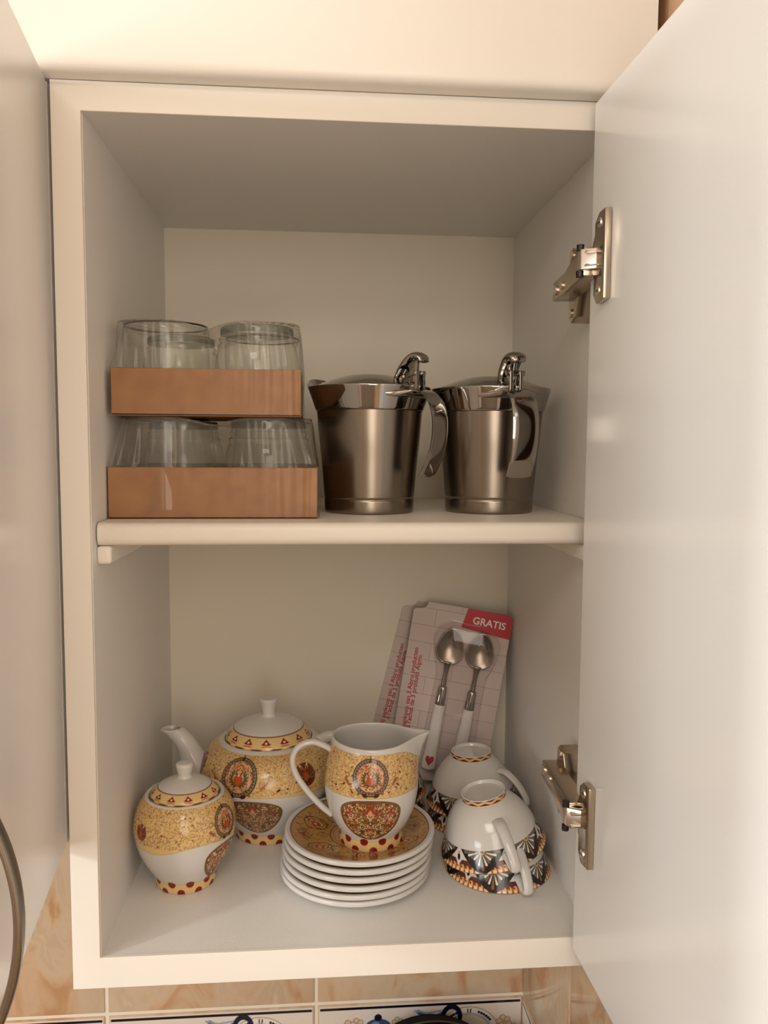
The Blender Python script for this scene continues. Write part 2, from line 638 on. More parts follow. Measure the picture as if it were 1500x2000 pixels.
def bud(cv, cx, cy, r, rng):
    cv.ell(cx, cy, r, r, K(112, 56, 34))
    for k in range(9):
        a = -PI / 2 + (k - 4) * 0.42
        cv.line(cx, cy - r * 0.3, cx + r * 0.85 * math.cos(a), cy - r * 0.1 + r * 0.8 * math.sin(a), r * 0.1, rng.choice([DKBROWN, RUST, OLIVE]))
    cv.ell(cx, cy - r * 0.05, r * 0.25, r * 0.5, RUST)
    for sx in (-1, 1):
        cv.ell(cx + sx * r * 0.3, cy + r * 0.6, r * 0.12, r * 0.35, GOLD, -sx * 0.5)
        cv.line(cx + sx * r * 0.12, cy + r * 0.2, cx + sx * r * 0.3, cy + r * 0.6, r * 0.13, RED)
    cv.poly([(cx - r * 0.3, cy + r * 0.95), (cx, cy + r * 1.35), (cx + r * 0.3, cy + r * 0.95)], GOLD2)


def lens(cv, cx, y0, y1, hw, seed):
    """rounded fan-shaped panel with a mirrored paisley ornament"""
    rng = random.Random(seed)
    h = y1 - y0
    cy = y0 + h * 0.66

    def shape(X, Y, g=0.0):
        dx = np.abs(X - cx) / (hw + g)
        up = np.where(Y > cy, (Y - cy) / (h * 0.34 + g), (cy - Y) / (h * 0.66 + g))
        px = np.where(Y > cy, 2.3, 2.1)
        return ((dx ** px + up ** px) ** (1 / px) - 1) * hw * 0.7
    def dr(g, col):
        cv._draw(lambda X, Y: shape(X, Y, g), cx - hw * 1.2, cx + hw * 1.2, y0 - 2, y1 + 2, col, 1.0)
    dr(0.9, DKBROWN)
    dr(0.25, K(150, 110, 60))
    dr(-0.45, DKBROWN)
    dr(-0.8, K(116, 84, 46))
    cols = [RUST, CREAM, DKBROWN, GOLD, K(146, 44, 28), GREEN, K(190, 110, 70), OLIVE, PINK]

    def inside(x, y, g):
        return shape(np.array([[x]]), np.array([[y]]), g)[0, 0] < 0
    pts = []
    for k in range(1100):
        x = rng.uniform(0, hw)
        y = rng.uniform(y0, y1)
        if inside(cx + x, y, -1.9):
            pts.append((x, y))
    for k, (x, y) in enumerate(pts[:460]):
        a = rng.uniform(0.5, 1.5)
        b = rng.uniform(0.35, 0.7)
        rot = rng.uniform(0, PI)
        col = rng.choice(cols)
        for sx in (-1, 1):
            cv.ell(cx + sx * x, y, a, b, col, sx * rot)
    for k in range(18):
        if not pts:
            break
        x, y = rng.choice(pts)
        r = rng.uniform(1.3, 2.6)
        col = rng.choice([CREAM, GOLD, K(206, 150, 100)])
        for sx in (-1, 1):
            cv.ring(cx + sx * x, y, r, 0.45, col)
            cv.ell(cx + sx * x, y, r * 0.6, r * 0.6, DKBROWN if k % 2 else K(140, 56, 34))
            cv.ell(cx + sx * x, y, r * 0.25, r * 0.25, CREAM)
    # centre motif: pointed bud on top, curling leaves either side, star below
    cv.poly([(cx - hw * 0.17, cy + h * 0.08), (cx, cy + h * 0.3), (cx + hw * 0.17, cy + h * 0.08), (cx, cy + h * 0.01)], K(148, 60, 36))
    cv.poly([(cx - hw * 0.09, cy + h * 0.06), (cx, cy + h * 0.16), (cx + hw * 0.09, cy + h * 0.06), (cx, cy - h * 0.02)], K(214, 150, 104))
    for sx in (-1, 1):
        prev = None
        for k in range(16):           # curling leaf outlines
            a = -0.6 + k * 0.33
            rr = hw * (0.20 - 0.008 * k)
            pt = (cx + sx * (hw * 0.34 + rr * math.cos(a)), cy - h * 0.02 + rr * math.sin(a))
            if prev:
                cv.line(prev[0], prev[1], pt[0], pt[1], 0.9, DKBROWN)
                cv.line(prev[0], prev[1], pt[0], pt[1], 0.35, CREAM)
            prev = pt
        prev = None
        for k in range(14):
            a = 2.2 - k * 0.3
            rr = hw * 0.24
            pt = (cx + sx * (hw * 0.60 + rr * math.cos(a)), cy - h * 0.24 + rr * math.sin(a))
            if prev and inside(pt[0], pt[1], -2.0):
                cv.line(prev[0], prev[1], pt[0], pt[1], 0.5, K(214, 180, 130))
            prev = pt
        for k in range(5):
            cv.ell(cx + sx * hw * (0.62 + 0.05 * k), cy + h * (0.08 - 0.02 * k), hw * 0.05, h * 0.03, K(160, 62, 40), sx * 0.4)
        cv.ell(cx + sx * hw * 0.30, cy - h * 0.42, hw * 0.09, h * 0.06, GREEN, sx * 0.8)
        cv.line(cx, cy - h * 0.1, cx + sx * hw * 0.12, cy + h * 0.04, 0.6, CREAM)
    for k in range(6):
        a = k * PI / 3
        cv.ell(cx + 1.6 * math.cos(a), cy - h * 0.18 + 1.6 * math.sin(a), 0.75, 0.75, DKBROWN)
    cv.ell(cx, cy - h * 0.18, 0.8, 0.8, CREAM)


def foot_band(cv, y0, y1, n):
    """gold band with dark red half rounds alternating at its two edges"""
    cv.rect(-1, cv.w + 1, y0, y1, GOLD)
    cv.rect(-1, cv.w + 1, y1 - 0.5, y1, GOLD2)
    st = cv.w / n
    h = y1 - y0
    for k in range(n):
        x = (k + 0.25) * st
        cv.ell(x, y0 + 0.1 * h, st * 0.22, h * 0.4, K(128, 26, 20))
        cv.ell(x + st * 0.5, y1 - 0.05 * h, st * 0.22, h * 0.34, K(128, 26, 20))
        cv.ell(x + st * 0.25, (y0 + y1) / 2, 0.9, 0.7, K(240, 206, 120))
        cv.ell(x + st * 0.75, (y0 + y1) / 2, 0.9, 0.7, K(240, 206, 120))
    cv.rect(-1, cv.w + 1, y0, y0 + 0.35, WHITE)


def lid_band(cv, y0, y1, n):
    cv.rect(-1, cv.w + 1, y0, y1, GOLD)
    st = cv.w / n
    h = y1 - y0
    for k in range(n):
        x = (k + 0.5) * st
        b = y0 + h * 0.5
        cv.poly([(x - st * 0.24, b), (x, b + h * 0.36), (x + st * 0.24, b)], RED)
        cv.ell(x, b + h * 0.02, st * 0.24, h * 0.07, RED)
        cv.ell(x, b + h * 0.1, st * 0.07, h * 0.07, K(240, 226, 206))
        cv.ell(x + st * 0.5, y0 + h * 0.12, st * 0.3, h * 0.07, BROWN)
        cv.ell(x, y0 + h * 0.34, st * 0.26, h * 0.05, RUST, 0, 0.8)
        cv.ell(x, y0 + h * 0.2, st * 0.12, h * 0.1, K(240, 206, 120))
    cv.rect(-1, cv.w + 1, y1 - h * 0.06, y1, BROWN)


def revolve_colour(cv, V):
    def f(T, Z, R):
        return cv.sample((T % (2 * PI)) / (2 * PI) * cv.w, V(Z * 1000.0))
    return f


def arc_map(pr):
    """height in mm -> distance in mm measured along the outer wall"""
    a = int(np.argmax(pr[:, 0] > pr[0, 0] + 0.02))
    a = a + int(np.argmin(pr[a:a + 40, 1]))
    b = int(np.argmax(pr[:, 1]))
    seg = pr[a:b + 1]
    d = np.concatenate([[0], np.cumsum(np.linalg.norm(np.diff(seg, axis=0), axis=1))]) * 1000
    z = np.maximum.accumulate(seg[:, 1] * 1000 + np.arange(len(seg)) * 1e-7)
    return lambda q: np.interp(q, z, d)


def ang_mm(cv, deg):
    return (deg % 360) / 360.0 * cv.w


# ------------------------------------------------------------------ ROOM
WX, WY = 0.4314, 0.330            # side wall and back wall planes
ZC = -0.50                         # worktop height
wb = struct(box('wall_back', -1.6, WX + 0.1, WY + 0.0016, WY + 0.106, -1.45, 1.0, M['grout']), 'grouted kitchen wall behind the cabinets')
wr = struct(box('wall_right', WX + 0.0016, WX + 0.106, -3.0, WY + 0.0016, -1.45, 1.0, M['wall_paint']), 'tan side wall right of the cabinet')
struct(box('wall_left', -1.7, -1.6, -3.0, WY + 0.1, -1.45, 1.0, M['room_wall']))
struct(box('wall_front', -1.7, WX + 0.1, -2.5, -2.4, -1.45, 1.0, M['room_wall']))
struct(box('floor', -1.7, WX + 0.1, -3.1, WY + 0.1, -1.55, -1.45, M['room_floor']))
struct(box('ceiling', -1.7, WX + 0.1, -3.1, WY + 0.1, 1.0, 1.1, M['room_ceiling']))

def fill_frame_mesh(name, axis_x, y0, y1, z0, z1, d):
    # plain bars added round an area fill light, out of view
    bm = bmesh.new()
    def bar(a, b, c, e):
        r = bmesh.ops.create_cube(bm, size=1.0)
        for v in r['verts']:
            v.co = Vector((axis_x + d * (v.co.x + 0.5), (a + b) / 2 + v.co.y * (b - a), (c + e) / 2 + v.co.z * (e - c)))
    w = 0.06
    bar(y0 - w, y1 + w, z1, z1 + w)
    bar(y0 - w, y1 + w, z0 - w, z0)
    bar(y0 - w, y0, z0, z1)
    bar(y1, y1 + w, z0, z1)
    me = bpy.data.meshes.new(name)
    bm.to_mesh(me)
    bm.free()
    return me


struct(link('fill_frame_1', fill_frame_mesh('fill_frame_1', -1.6, -2.1, -0.9, -0.3, 0.9, 0.05), M['paint']), 'white frame added round the fill light at the left wall')  # unseen frame, added to go with the left fill
struct(link('fill_frame_2', fill_frame_mesh('fill_frame_2', WX + 0.0016, -1.75, -0.85, 0.0, 0.9, -0.03), M['paint']), 'white frame added round the fill light at the right wall')  # same added surround for the right fill, solid wall behind

TZ = -0.2885                       # joint between beige tiles and decor tiles
G = 0.0022
cols_x = [-0.5998, -0.3433, -0.0853, 0.1696, WX + 0.003]


def tile_box(name, x0, x1, z0, z1, m, parent):
    return box(name, x0 + G, x1 - G, WY, WY + 0.008, z0 + G, z1 - G, m, parent, 0.0015, 2)


for i in range(4):
    tile_box('tile', cols_x[i], cols_x[i + 1], TZ, TZ + 0.32, M['tile'], wb)


def decor_canvas():
    """printed kitchenware frieze: navy line, flowers, blue pot, jug, plate"""
    w, h = 258.0, ( -ZC + TZ) * 1000.0
    cv = Canvas(w, h, 3.0, K(226, 212, 198), False)
    top = h
    DB, MB, LB, GR = K(22, 26, 44), K(62, 76, 110), K(150, 162, 186), K(150, 148, 150)
    cv.rect(5, w - 5, top - 9.6, top - 6.2, K(16, 17, 28))
    BR = K(130, 96, 66)

    def flower(x, y, s):
        for k in range(5):
            a = 0.5 + k * 2 * PI / 5
            cv.ell(x + s * math.cos(a), y + s * math.sin(a), s * 0.75, s * 0.6, K(212, 190, 160), a)
            cv.ring(x + s * math.cos(a), y + s * math.sin(a), s * 0.65, 0.7, BR)
        cv.ell(x, y, s * 0.4, s * 0.4, K(196, 168, 90))
    yb = top - 62
    # plate behind the jug
    cv.ell(187, yb + 12, 40, 37, K(120, 110, 98))
    cv.ell(187, yb + 12, 39.2, 36.2, K(232, 222, 210))
    cv.ring(187, yb + 12, 30, 3, GR, 0.92, 0.6)
    for k in range(60):
        a = k * 2 * PI / 60
        if (k // 6) % 2:
            cv.ell(187 + 34.5 * math.cos(a), yb + 12 + 31.7 * math.sin(a), 1.7, 1.7, DB)
        elif k % 6 in (2, 3):
            cv.line(187 + 32 * math.cos(a), yb + 12 + 29.4 * math.sin(a), 187 + 37 * math.cos(a), yb + 12 + 34 * math.sin(a), 1.4, DB)
    # jug
    cv.poly([(120, yb + 47), (128, yb + 40), (131, yb + 30), (126, yb + 12), (130, yb - 6), (160, yb - 6), (164, yb + 12), (158, yb + 32), (160, yb + 46), (148, yb + 41), (136, yb + 43), (126, yb + 48)], MB)
    cv.ell(142, yb + 14, 11, 20, LB, 0, 0.6)
    cv.line(121, yb + 47, 136, yb + 43, 2.4, LB)
    cv.line(136, yb + 43, 159, yb + 46, 2.4, LB)
    cv.ring(167, yb + 37, 10.5, 5.5, DB, 1.25)
    # lidded pot
    cv.ell(76, yb + 10, 25, 22, DB)
    cv.ell(76, yb + 26, 17, 13, MB)
    cv.ell(76, yb + 24, 18.5, 5, DB)
    cv.ell(76, yb + 40.5, 4.6, 4.6, DB)
    cv.ell(72, yb + 31, 6, 4, LB, 0.3, 0.7)
    cv.ell(68, yb + 12, 9, 14, MB, 0, 0.8)
    for x, y, s in ((40, yb + 30, 5.5), (50, yb + 33, 5), (34, yb + 16, 5.5), (46, yb + 14, 6), (100, yb + 33, 4.2), (108, yb + 26, 4.5), (232, yb + 27, 5.5), (240, yb + 18, 5.5), (225, yb + 16, 5)):
        flower(x, y, s)
    return cv


DC = decor_canvas()
for i in range(4):
    t = tile_box('tile', cols_x[i], cols_x[i + 1], ZC, TZ, M['tile'], wb)
    t.name = 'decor_tile'
    x0, x1, z0, z1 = cols_x[i] + G + 0.002, cols_x[i + 1] - G - 0.002, ZC + G + 0.002, TZ - G - 0.002
    nx, nz_ = 380, 240
    XX, ZZ = np.meshgrid(np.linspace(x0, x1, nx), np.linspace(z0, z1, nz_))
    P = np.stack([XX, 0 * XX + WY - 0.0002, ZZ], -1)
    U = (XX - cols_x[i]) / (cols_x[i + 1] - cols_x[i]) * DC.w
    V = (ZZ - ZC) * 1000
    me = grid_mesh('glazed_print', P, False, DC.sample(U, V), smooth=False)
    link('glazed_print', me, M['tile_print'], t)

ry = [WY, 0.1455, -0.1110, -0.3675, -0.624]
for j in range(4):
    box('tile', WX, WX + 0.008, ry[j + 1] + G, ry[j] - G, TZ + G, TZ + 0.32 - G, M['tile'], wr, 0.0015, 2)
    t = box('decor_tile', WX, WX + 0.008, ry[j + 1] + G, ry[j] - G, ZC + G, TZ - G, M['tile'], wr, 0.0015, 2)
    if j == 0:
        ny_, nz_ = 280, 240
        YY, ZZ = np.meshgrid(np.linspace(ry[1] + G + 0.002, ry[0] - G - 0.002, ny_), np.linspace(ZC + G + 0.002, TZ - G - 0.002, nz_))
        P = np.stack([0 * YY + WX - 0.0002, YY, ZZ], -1)
        me = grid_mesh('glazed_print', P, False, DC.sample((WY - YY) * 1000, (ZZ - ZC) * 1000), smooth=False)
        link('glazed_print', me, M['tile_print'], t)
struct(box('trim_1', -1.6, WX, -0.30, WY, ZC - 0.04, ZC, M['counter'], None, 0.004), 'speckled brown kitchen worktop')

# ------------------------------------------------------------------ CABINET (open, the subject)
CW, CH, CD, T = 0.40, 0.6486, 0.3187, 0.0215
cab = thing('kitchen_cabinet', 'open cream wall cabinet with one shelf, holding china, jars and steel jugs', 'cabinet', (0, 0, 0))
def frame_mesh(x0, x1, z0, z1, t, y0, y1):
    bm = bmesh.new()
    o = [(x0 - t, z0 - 0.0255), (x1 + t, z0 - 0.0255), (x1 + t, z1 + t), (x0 - t, z1 + t)]
    n = [(x0, z0), (x1, z0), (x1, z1), (x0, z1)]
    V = {(k, r, q): bm.verts.new((p[0], y, p[1])) for k, y in ((0, y0), (1, y1)) for r, ring in ((0, o), (1, n)) for q, p in enumerate(ring)}
    for q in range(4):
        w = (q + 1) % 4
        bm.faces.new((V[0, 0, q], V[0, 0, w], V[0, 1, w], V[0, 1, q]))
        bm.faces.new((V[1, 0, q], V[1, 1, q], V[1, 1, w], V[1, 0, w]))
        bm.faces.new((V[0, 0, q], V[1, 0, q], V[1, 0, w], V[0, 0, w]))
        bm.faces.new((V[0, 1, q], V[0, 1, w], V[1, 1, w], V[1, 1, q]))
    bmesh.ops.recalc_face_normals(bm, faces=bm.faces[:])
    ed = [e for e in bm.edges if abs(e.verts[0].co.y - y0) < 1e-6 and abs(e.verts[1].co.y - y0) < 1e-6 and len(e.link_faces) == 2 and abs(e.link_faces[0].normal.dot(e.link_faces[1].normal)) < 0.5]
    ed += [e for e in bm.edges if abs(e.verts[0].co.y - e.verts[1].co.y) > 0.002 and abs(e.verts[0].co.z - (z0 - 0.0255)) < 1e-5]
    bmesh.ops.bevel(bm, geom=list(set(ed)), offset=0.0009, segments=3, affect='EDGES', profile=0.6)
    me = bpy.data.meshes.new('face_frame')
    bm.to_mesh(me)
    bm.free()
    me.polygons.foreach_set('use_smooth', [True] * len(me.polygons))
    me.set_sharp_from_angle(angle=math.radians(35))
    return me


link('face_frame', frame_mesh(0, CW, 0, CH, T, 0.0, 0.0035), M['paint'], cab)
box('side_panel', -T, 0.0003, 0.0035, CD + 0.008, -0.0255, CH + T, M['inner'], cab)
box('side_panel', CW - 0.0003, CW + T, 0.0035, CD + 0.008, -0.0255, CH + T, M['inner'], cab)
box('top_panel', 0.0003, CW - 0.0003, 0.0035, CD + 0.008, CH, CH + 0.018, M['inner'], cab)
box('bottom_panel', 0.0003, CW - 0.0003, 0.0035, CD + 0.008, -0.02, -0.0004, M['inner'], cab)
box('back_panel', 0.0003, CW - 0.0003, CD, CD + 0.007, 0, CH, M['back'], cab)
# shelf with a rounded nose
SZ = 0.3457
nose = [(0.013 + 0.006 - 0.006 * math.cos(a), SZ - 0.012 + 0.006 * math.sin(a)) for a in np.linspace(-PI / 2, 0, 7)]
nose += [(0.013 + 0.006 - 0.006 * math.cos(a), SZ - 0.006 + 0.006 * math.sin(a)) for a in np.linspace(0.0, PI / 2, 7)]
prof = nose + [(CD - 0.001, SZ), (CD - 0.001, SZ - 0.018)]
link('shelf', prism_mesh('shelf', prof, 'x', 0.0015, CW - 0.0015), M['shelfm'], cab)
for x0, x1 in ((0.0003, 0.0115), (CW - 0.0115, CW - 0.0003)):
    box('shelf_cleat', x0, x1, 0.0145, CD - 0.01, SZ - 0.0325, SZ - 0.0183, M['paint'], cab, 0.003, 3)

# right-hand door, swung open about 90 degrees; inner face seen
hx, hy = 0.379, -0.012
ang = 0.018
door = box('door', 0, 0.018, -0.43, 0, -0.002, 0.664, M['door'], cab, 0.0028, 4)
door.location = (hx, hy, 0)
door.rotation_euler = (0, 0, ang)
box('handle_post', 0.018, 0.040, -0.395, -0.385, 0.08, 0.09, M['satin'], door, 0.002)
box('handle_post', 0.018, 0.040, -0.395, -0.385, 0.22, 0.23, M['satin'], door, 0.002)
box('handle_bar', 0.036, 0.042, -0.396, -0.384, 0.07, 0.24, M['satin'], door, 0.002)


def hinge(zc, s):
    """concealed hinge: flange on the door, link, arm and mounting plate on the side panel; s=+1 arm drops, -1 rises"""
    h = thing_part = link('hinge', prism_mesh('hinge', [(-0.030, zc + 0.0105), (-0.018, zc + 0.0115), (0.016, zc + 0.007 - s * 0.006), (0.046, zc + 0.007 - s * 0.008), (0.048, zc - 0.008 - s * 0.008), (0.014, zc - 0.009 - s * 0.006), (-0.018, zc - 0.0115), (-0.030, zc - 0.0105)], 'x', 0.3675, 0.3835, 0.0012), M['nickel'], cab)
    # flange plate on the door face: long plate, bevelled corners, wider in the middle
    fl = [(-0.055, zc - 0.031), (-0.040, zc - 0.033), (-0.0335, zc - 0.026), (-0.0335, zc - 0.014), (-0.028, zc - 0.006), (-0.028, zc + 0.010), (-0.0335, zc + 0.018), (-0.0335, zc + 0.026), (-0.042, zc + 0.032), (-0.055, zc + 0.032)]
    link('cup_flange', prism_mesh('cup_flange', fl, 'x', 0.3745, 0.3794, 0.0008), M['nickel'], h)
    for dz in (-0.024, 0.024):
        link('screw', cyl_mesh('screw', (0.3736, -0.044, zc + dz), (0.3752, -0.044, zc + dz), 0.0036, 0.0040), M['nickel_bright'], h)
        link('screw_slot', box_mesh('screw_slot', 0.37345, 0.3737, -0.0465, -0.0415, zc + dz - 0.0005, zc + dz + 0.0005), M['dark'], h)
    # bright folded link facing the room
    lk = [(0.3635, -0.0285), (0.3650, -0.0325), (0.3775, -0.0405), (0.3775, -0.0365), (0.3665, -0.0275)]
    link('cover_link', prism_mesh('cover_link', lk, 'z', zc - 0.0068, zc + 0.0078, 0.0006), M['nickel_bright'], h)
    for dz in (-0.0045, 0.0050):
        link('link_groove', box_mesh('link_groove', 0.3668, 0.3748, -0.0400, -0.0352, zc + dz - 0.0004, zc + dz + 0.0004), M['nickel'], h)
    for dz in (-0.0095, 0.0095):
        link('pivot', cyl_mesh('pivot', (0.3655, -0.029, zc + dz - 0.0022), (0.3655, -0.029, zc + dz + 0.0022), 0.0028), M['dark'], h)
    # winged mounting plate screwed to the side panel
    mp = [(0.030, zc - 0.010), (0.036, zc - 0.030), (0.046, zc - 0.034), (0.052, zc - 0.030), (0.054, zc - 0.010), (0.060, zc - 0.006), (0.060, zc + 0.006), (0.054, zc + 0.012), (0.052, zc + 0.024), (0.046, zc + 0.028), (0.037, zc + 0.024), (0.030, zc + 0.010)]
    link('mounting_plate', prism_mesh('mounting_plate', mp, 'x', 0.3832, CW - 0.0004, 0.001), M['nickel'], h)
    for dz in (-0.026, 0.021):
        link('screw', cyl_mesh('screw', (0.3815, 0.044, zc + dz), (0.3835, 0.044, zc + dz), 0.0034), M['nickel_bright'], h)
    link('screw', cyl_mesh('screw', (0.3665, 0.039, zc - s * 0.0085), (0.3682, 0.039, zc - s * 0.0085), 0.004), M['nickel_bright'], h)
    link('screw', cyl_mesh('screw', (0.3665, 0.022, zc - s * 0.008), (0.3682, 0.022, zc - s * 0.008), 0.0032), M['nickel_bright'], h)
    return h


hinge(0.544, 1)
hinge(0.1195, -1)

# ------------------------------------------------------------------ neighbouring cabinets
up = thing('upper_cabinet', 'closed cream cabinet row above the open cabinet', 'cabinet', (0, 0, CH + T))
box('carcass', -0.5, 0.4231, 0.001, CD + 0.008, 0.001, 0.328, M['inner'], up)
pf = [(0.0, 0.0), (-0.011, 0.0), (-0.0150, 0.0012), (-0.0175, 0.004), (-0.0185, 0.008), (-0.0185, 0.325), (0.0, 0.325)]
link('door', prism_mesh('door', pf, 'x', -0.5, 0.4231), M['paint'], up)

lc = thing('wall_cabinet', 'shorter wall cabinet at the left edge, its door swung open with bow handle', 'cabinet', (-0.0232, 0, 0.0944))
box('carcass', -0.40, -0.0005, 0.001, CD + 0.008, 0, 0.574, M['inner'], lc)
ld = box('door', -0.018, 0, -0.40, -0.001, 0, 0.574, M['door'], lc, 0.0025, 3)
ld.rotation_euler = (0, 0, math.radians(7))
hp = []
for k in np.linspace(-1, 1, 41):
    z = 0.1056 + 0.08 * k
    s_ = 0.0325 * (1 - k * k) ** 0.85 + 0.0
    hp.append((s_ - 0.001, -0.283, z))
vs, fs = sweep(hp, [(0.0058, 0.0022)] * 41, 12, up=(1, 0, 0))
link('bow_handle', pydata('bow_handle', vs, fs), M['satin'], ld)
for k in (-1, 1):
    link('handle_foot', cyl_mesh('handle_foot', (-0.0004, -0.283, 0.1056 + 0.079 * k), (0.006, -0.283, 0.1056 + 0.077 * k), 0.0065, 0.005), M['satin'], ld)

# ------------------------------------------------------------------ frying pan on the worktop
pan = thing('frying_pan', 'black round pan standing on edge against the tiled wall under the cabinet', 'pan', (0.308, 0.28, ZC))
pp = resample([(0.001, 0.006), (0.085, 0.006), (0.098, 0.012), (0.1085, 0.040), (0.1115, 0.042), (0.110, 0.038), (0.0995, 0.008), (0.088, 0.0), (0.001, 0.0)], 0.004, (1, 4))
me = lathe('pan_body', pp, 96)
pb = link('pan_body', me, M['pan'], pan)
pb.rotation_euler = (math.radians(90 - 9), 0, 0)
pb.location = (0, 0.014, 0.1105)
vs, fs = sweep([(0.1113 * math.cos(a), 0.1113 * math.sin(a), 0.0422) for a in np.linspace(0, 2 * PI, 97)], [0.0012] * 97, 8, cap=False)
link('rim', pydata('rim', vs, fs), M['pan_rim'], pb)
vs, fs = sweep(spline3([(0.105, -0.02, 0.034), (0.125, -0.026, 0.040), (0.17, -0.04, 0.05)], 6)[:8], [(0.010, 0.006)] * 8, 12)
link('handle', pydata('handle', vs, fs), M['pan'], pb)

# ------------------------------------------------------------------ JAR PACKS
def glass_tumbler(rt, rb, h):
    o = [(rb * 0.86, 0.0), (rb, 0.004), (rb * 0.985, h * 0.45), (rt + 0.001, h - 0.008), (rt, h - 0.002), (rt - 0.0012, h), (rt - 0.0026, h - 0.002), (rt - 0.0022, h - 0.005)]
    return lathe('jar', resample(o, 0.002), 64)


def glass_jar(rm, rb, h):
    o = [(rb * 0.8, 0.0), (rb, 0.005), (rb, h * 0.52), (rb * 0.97, h * 0.66), (rm + 0.0028, h * 0.76), (rm + 0.0026, h * 0.80), (rm + 0.0006, h * 0.82), (rm + 0.0022, h * 0.86), (rm + 0.0004, h * 0.89), (rm, h * 0.93), (rm + 0.0002, h * 0.985), (rm - 0.001, h), (rm - 0.0035, h * 0.985), (rm - 0.0035, h * 0.93)]
    def ribs(P, R, Z, TH):
        w = np.exp(-((Z / h - 0.80) / 0.035) ** 2) * (R > rm)
        k = 1 + 0.014 * w * np.cos(TH * 90)
        P[..., 0] *= k
        P[..., 1] *= k
        return P
    return lathe('jar', resample(o, 0.0016), 360, ribs)


def film_mesh(x0, x1, y0, y1, zb, zt, ztop, tx0, tx1, ty0, ty1, seed):
    rng = np.random.default_rng(seed)
    ex = 0.0009
    nper = 420
    def rrect(ax0, ax1, ay0, ay1, rad):
        # perimeter of a rounded rectangle sampled by angle-like parameter, starting front left
        t = np.linspace(0, 4, nper, endpoint=False)
        out = np.zeros((nper, 2))
        cs = [(ax0, ay0), (ax1, ay0), (ax1, ay1), (ax0, ay1), (ax0, ay0)]
        for i, tt in enumerate(t):
            k = int(tt)
            f = tt - k
            a, b = np.array(cs[k]), np.array(cs[k + 1])
            out[i] = a + (b - a) * f
        c = np.array([(ax0 + ax1) / 2, (ay0 + ay1) / 2])
        hw, hh = (ax1 - ax0) / 2 - rad, (ay1 - ay0) / 2 - rad
        d = out - c
        q = np.clip(d, [-hw, -hh], [hw, hh])
        e = d - q
        n = np.linalg.norm(e, axis=1)[:, None]
        e = np.where(n > 1e-9, e / np.maximum(n, 1e-9) * rad, e)
        return c + q + e
    base = rrect(x0 - ex, x1 + ex, y0 - ex, y1 + ex, 0.001)
    top = rrect(tx0, tx1, ty0, ty1, 0.03)
    rows = []
    t = np.linspace(0, 4, nper, endpoint=False)
    ph = rng.uniform(0, 6.28, 8)
    wr_ = sum(np.sin(t * f + p) * a for f, p, a in zip((9, 17, 31, 47, 71, 101, 139, 190), ph, (0.3, 0.5, 0.6, 0.7, 0.8, 0.7, 0.6, 0.4)))
    wr2 = sum(np.sin(t * f + p) * a for f, p, a in zip((13, 23, 41, 57, 83, 113, 151, 170), ph[::-1], (0.3, 0.5, 0.6, 0.7, 0.8, 0.7, 0.6, 0.4)))
    corner = np.exp(-((np.minimum(np.abs(t - 1), np.abs(t - 1.02)) / 0.22) ** 2))
    nrm = np.stack([np.interp(t % 4, [0, 1, 1.001, 2, 2.001, 3, 3.001, 4], [0, 0, 1, 1, 0, 0, -1, -1]), np.interp(t % 4, [0, 1, 1.001, 2, 2.001, 3, 3.001, 4], [-1, -1, 0, 0, 1, 1, 0, 0])], 1)
    for s in np.linspace(0, 1, 9):
        z = zb + (zt - zb) * s
        amp = 0.00002 + 0.00010 * s ** 6 + 0.0003 * corner * (1 - s * 0.3)
        off = (wr_ * (0.3 + 0.7 * s) + wr2 * corner) * amp
        p = base + nrm * np.abs(off)[:, None]
        rows.append(np.column_stack([p, np.full(nper, z)]))
    for s in np.linspace(0, 1, 22)[1:]:
        q = s ** 0.8
        p = base * (1 - q) + top * q
        z = zt + (ztop - zt) * s ** 1.1
        env = math.sin(PI * min(1, s * 0.95 + 0.1)) ** 0.5
        off = (wr_ * (1 - s) + wr2 * s) * 0.0005 * env
        # the film sucks in between the two jars of each row
        mid = np.exp(-(((t - 0.5) / 0.10) ** 2)) + np.exp(-(((t - 2.5) / 0.10) ** 2))
        p = p + nrm * (off - 0.012 * mid * math.sin(PI * s) )[:, None]
        rows.append(np.column_stack([p, z + 0.0006 * wr2 * env - 0.006 * mid * s]))
    cx, cy = (tx0 + tx1) / 2, (ty0 + ty1) / 2
    for s in np.linspace(0, 1, 10)[1:]:
        p = top * (1 - s) + np.array([cx, cy]) * s
        mid = np.exp(-(((t - 0.5) / 0.10) ** 2)) + np.exp(-(((t - 2.5) / 0.10) ** 2))
        rows.append(np.column_stack([p, ztop + 0.0004 * wr2 * (1 - s) - 0.006 * mid * (1 - s) - 0.006 * s]))
    A = np.array(rows)
    return grid_mesh('shrink_film', A[8:], True), grid_mesh('tight_film', A[:9], True)


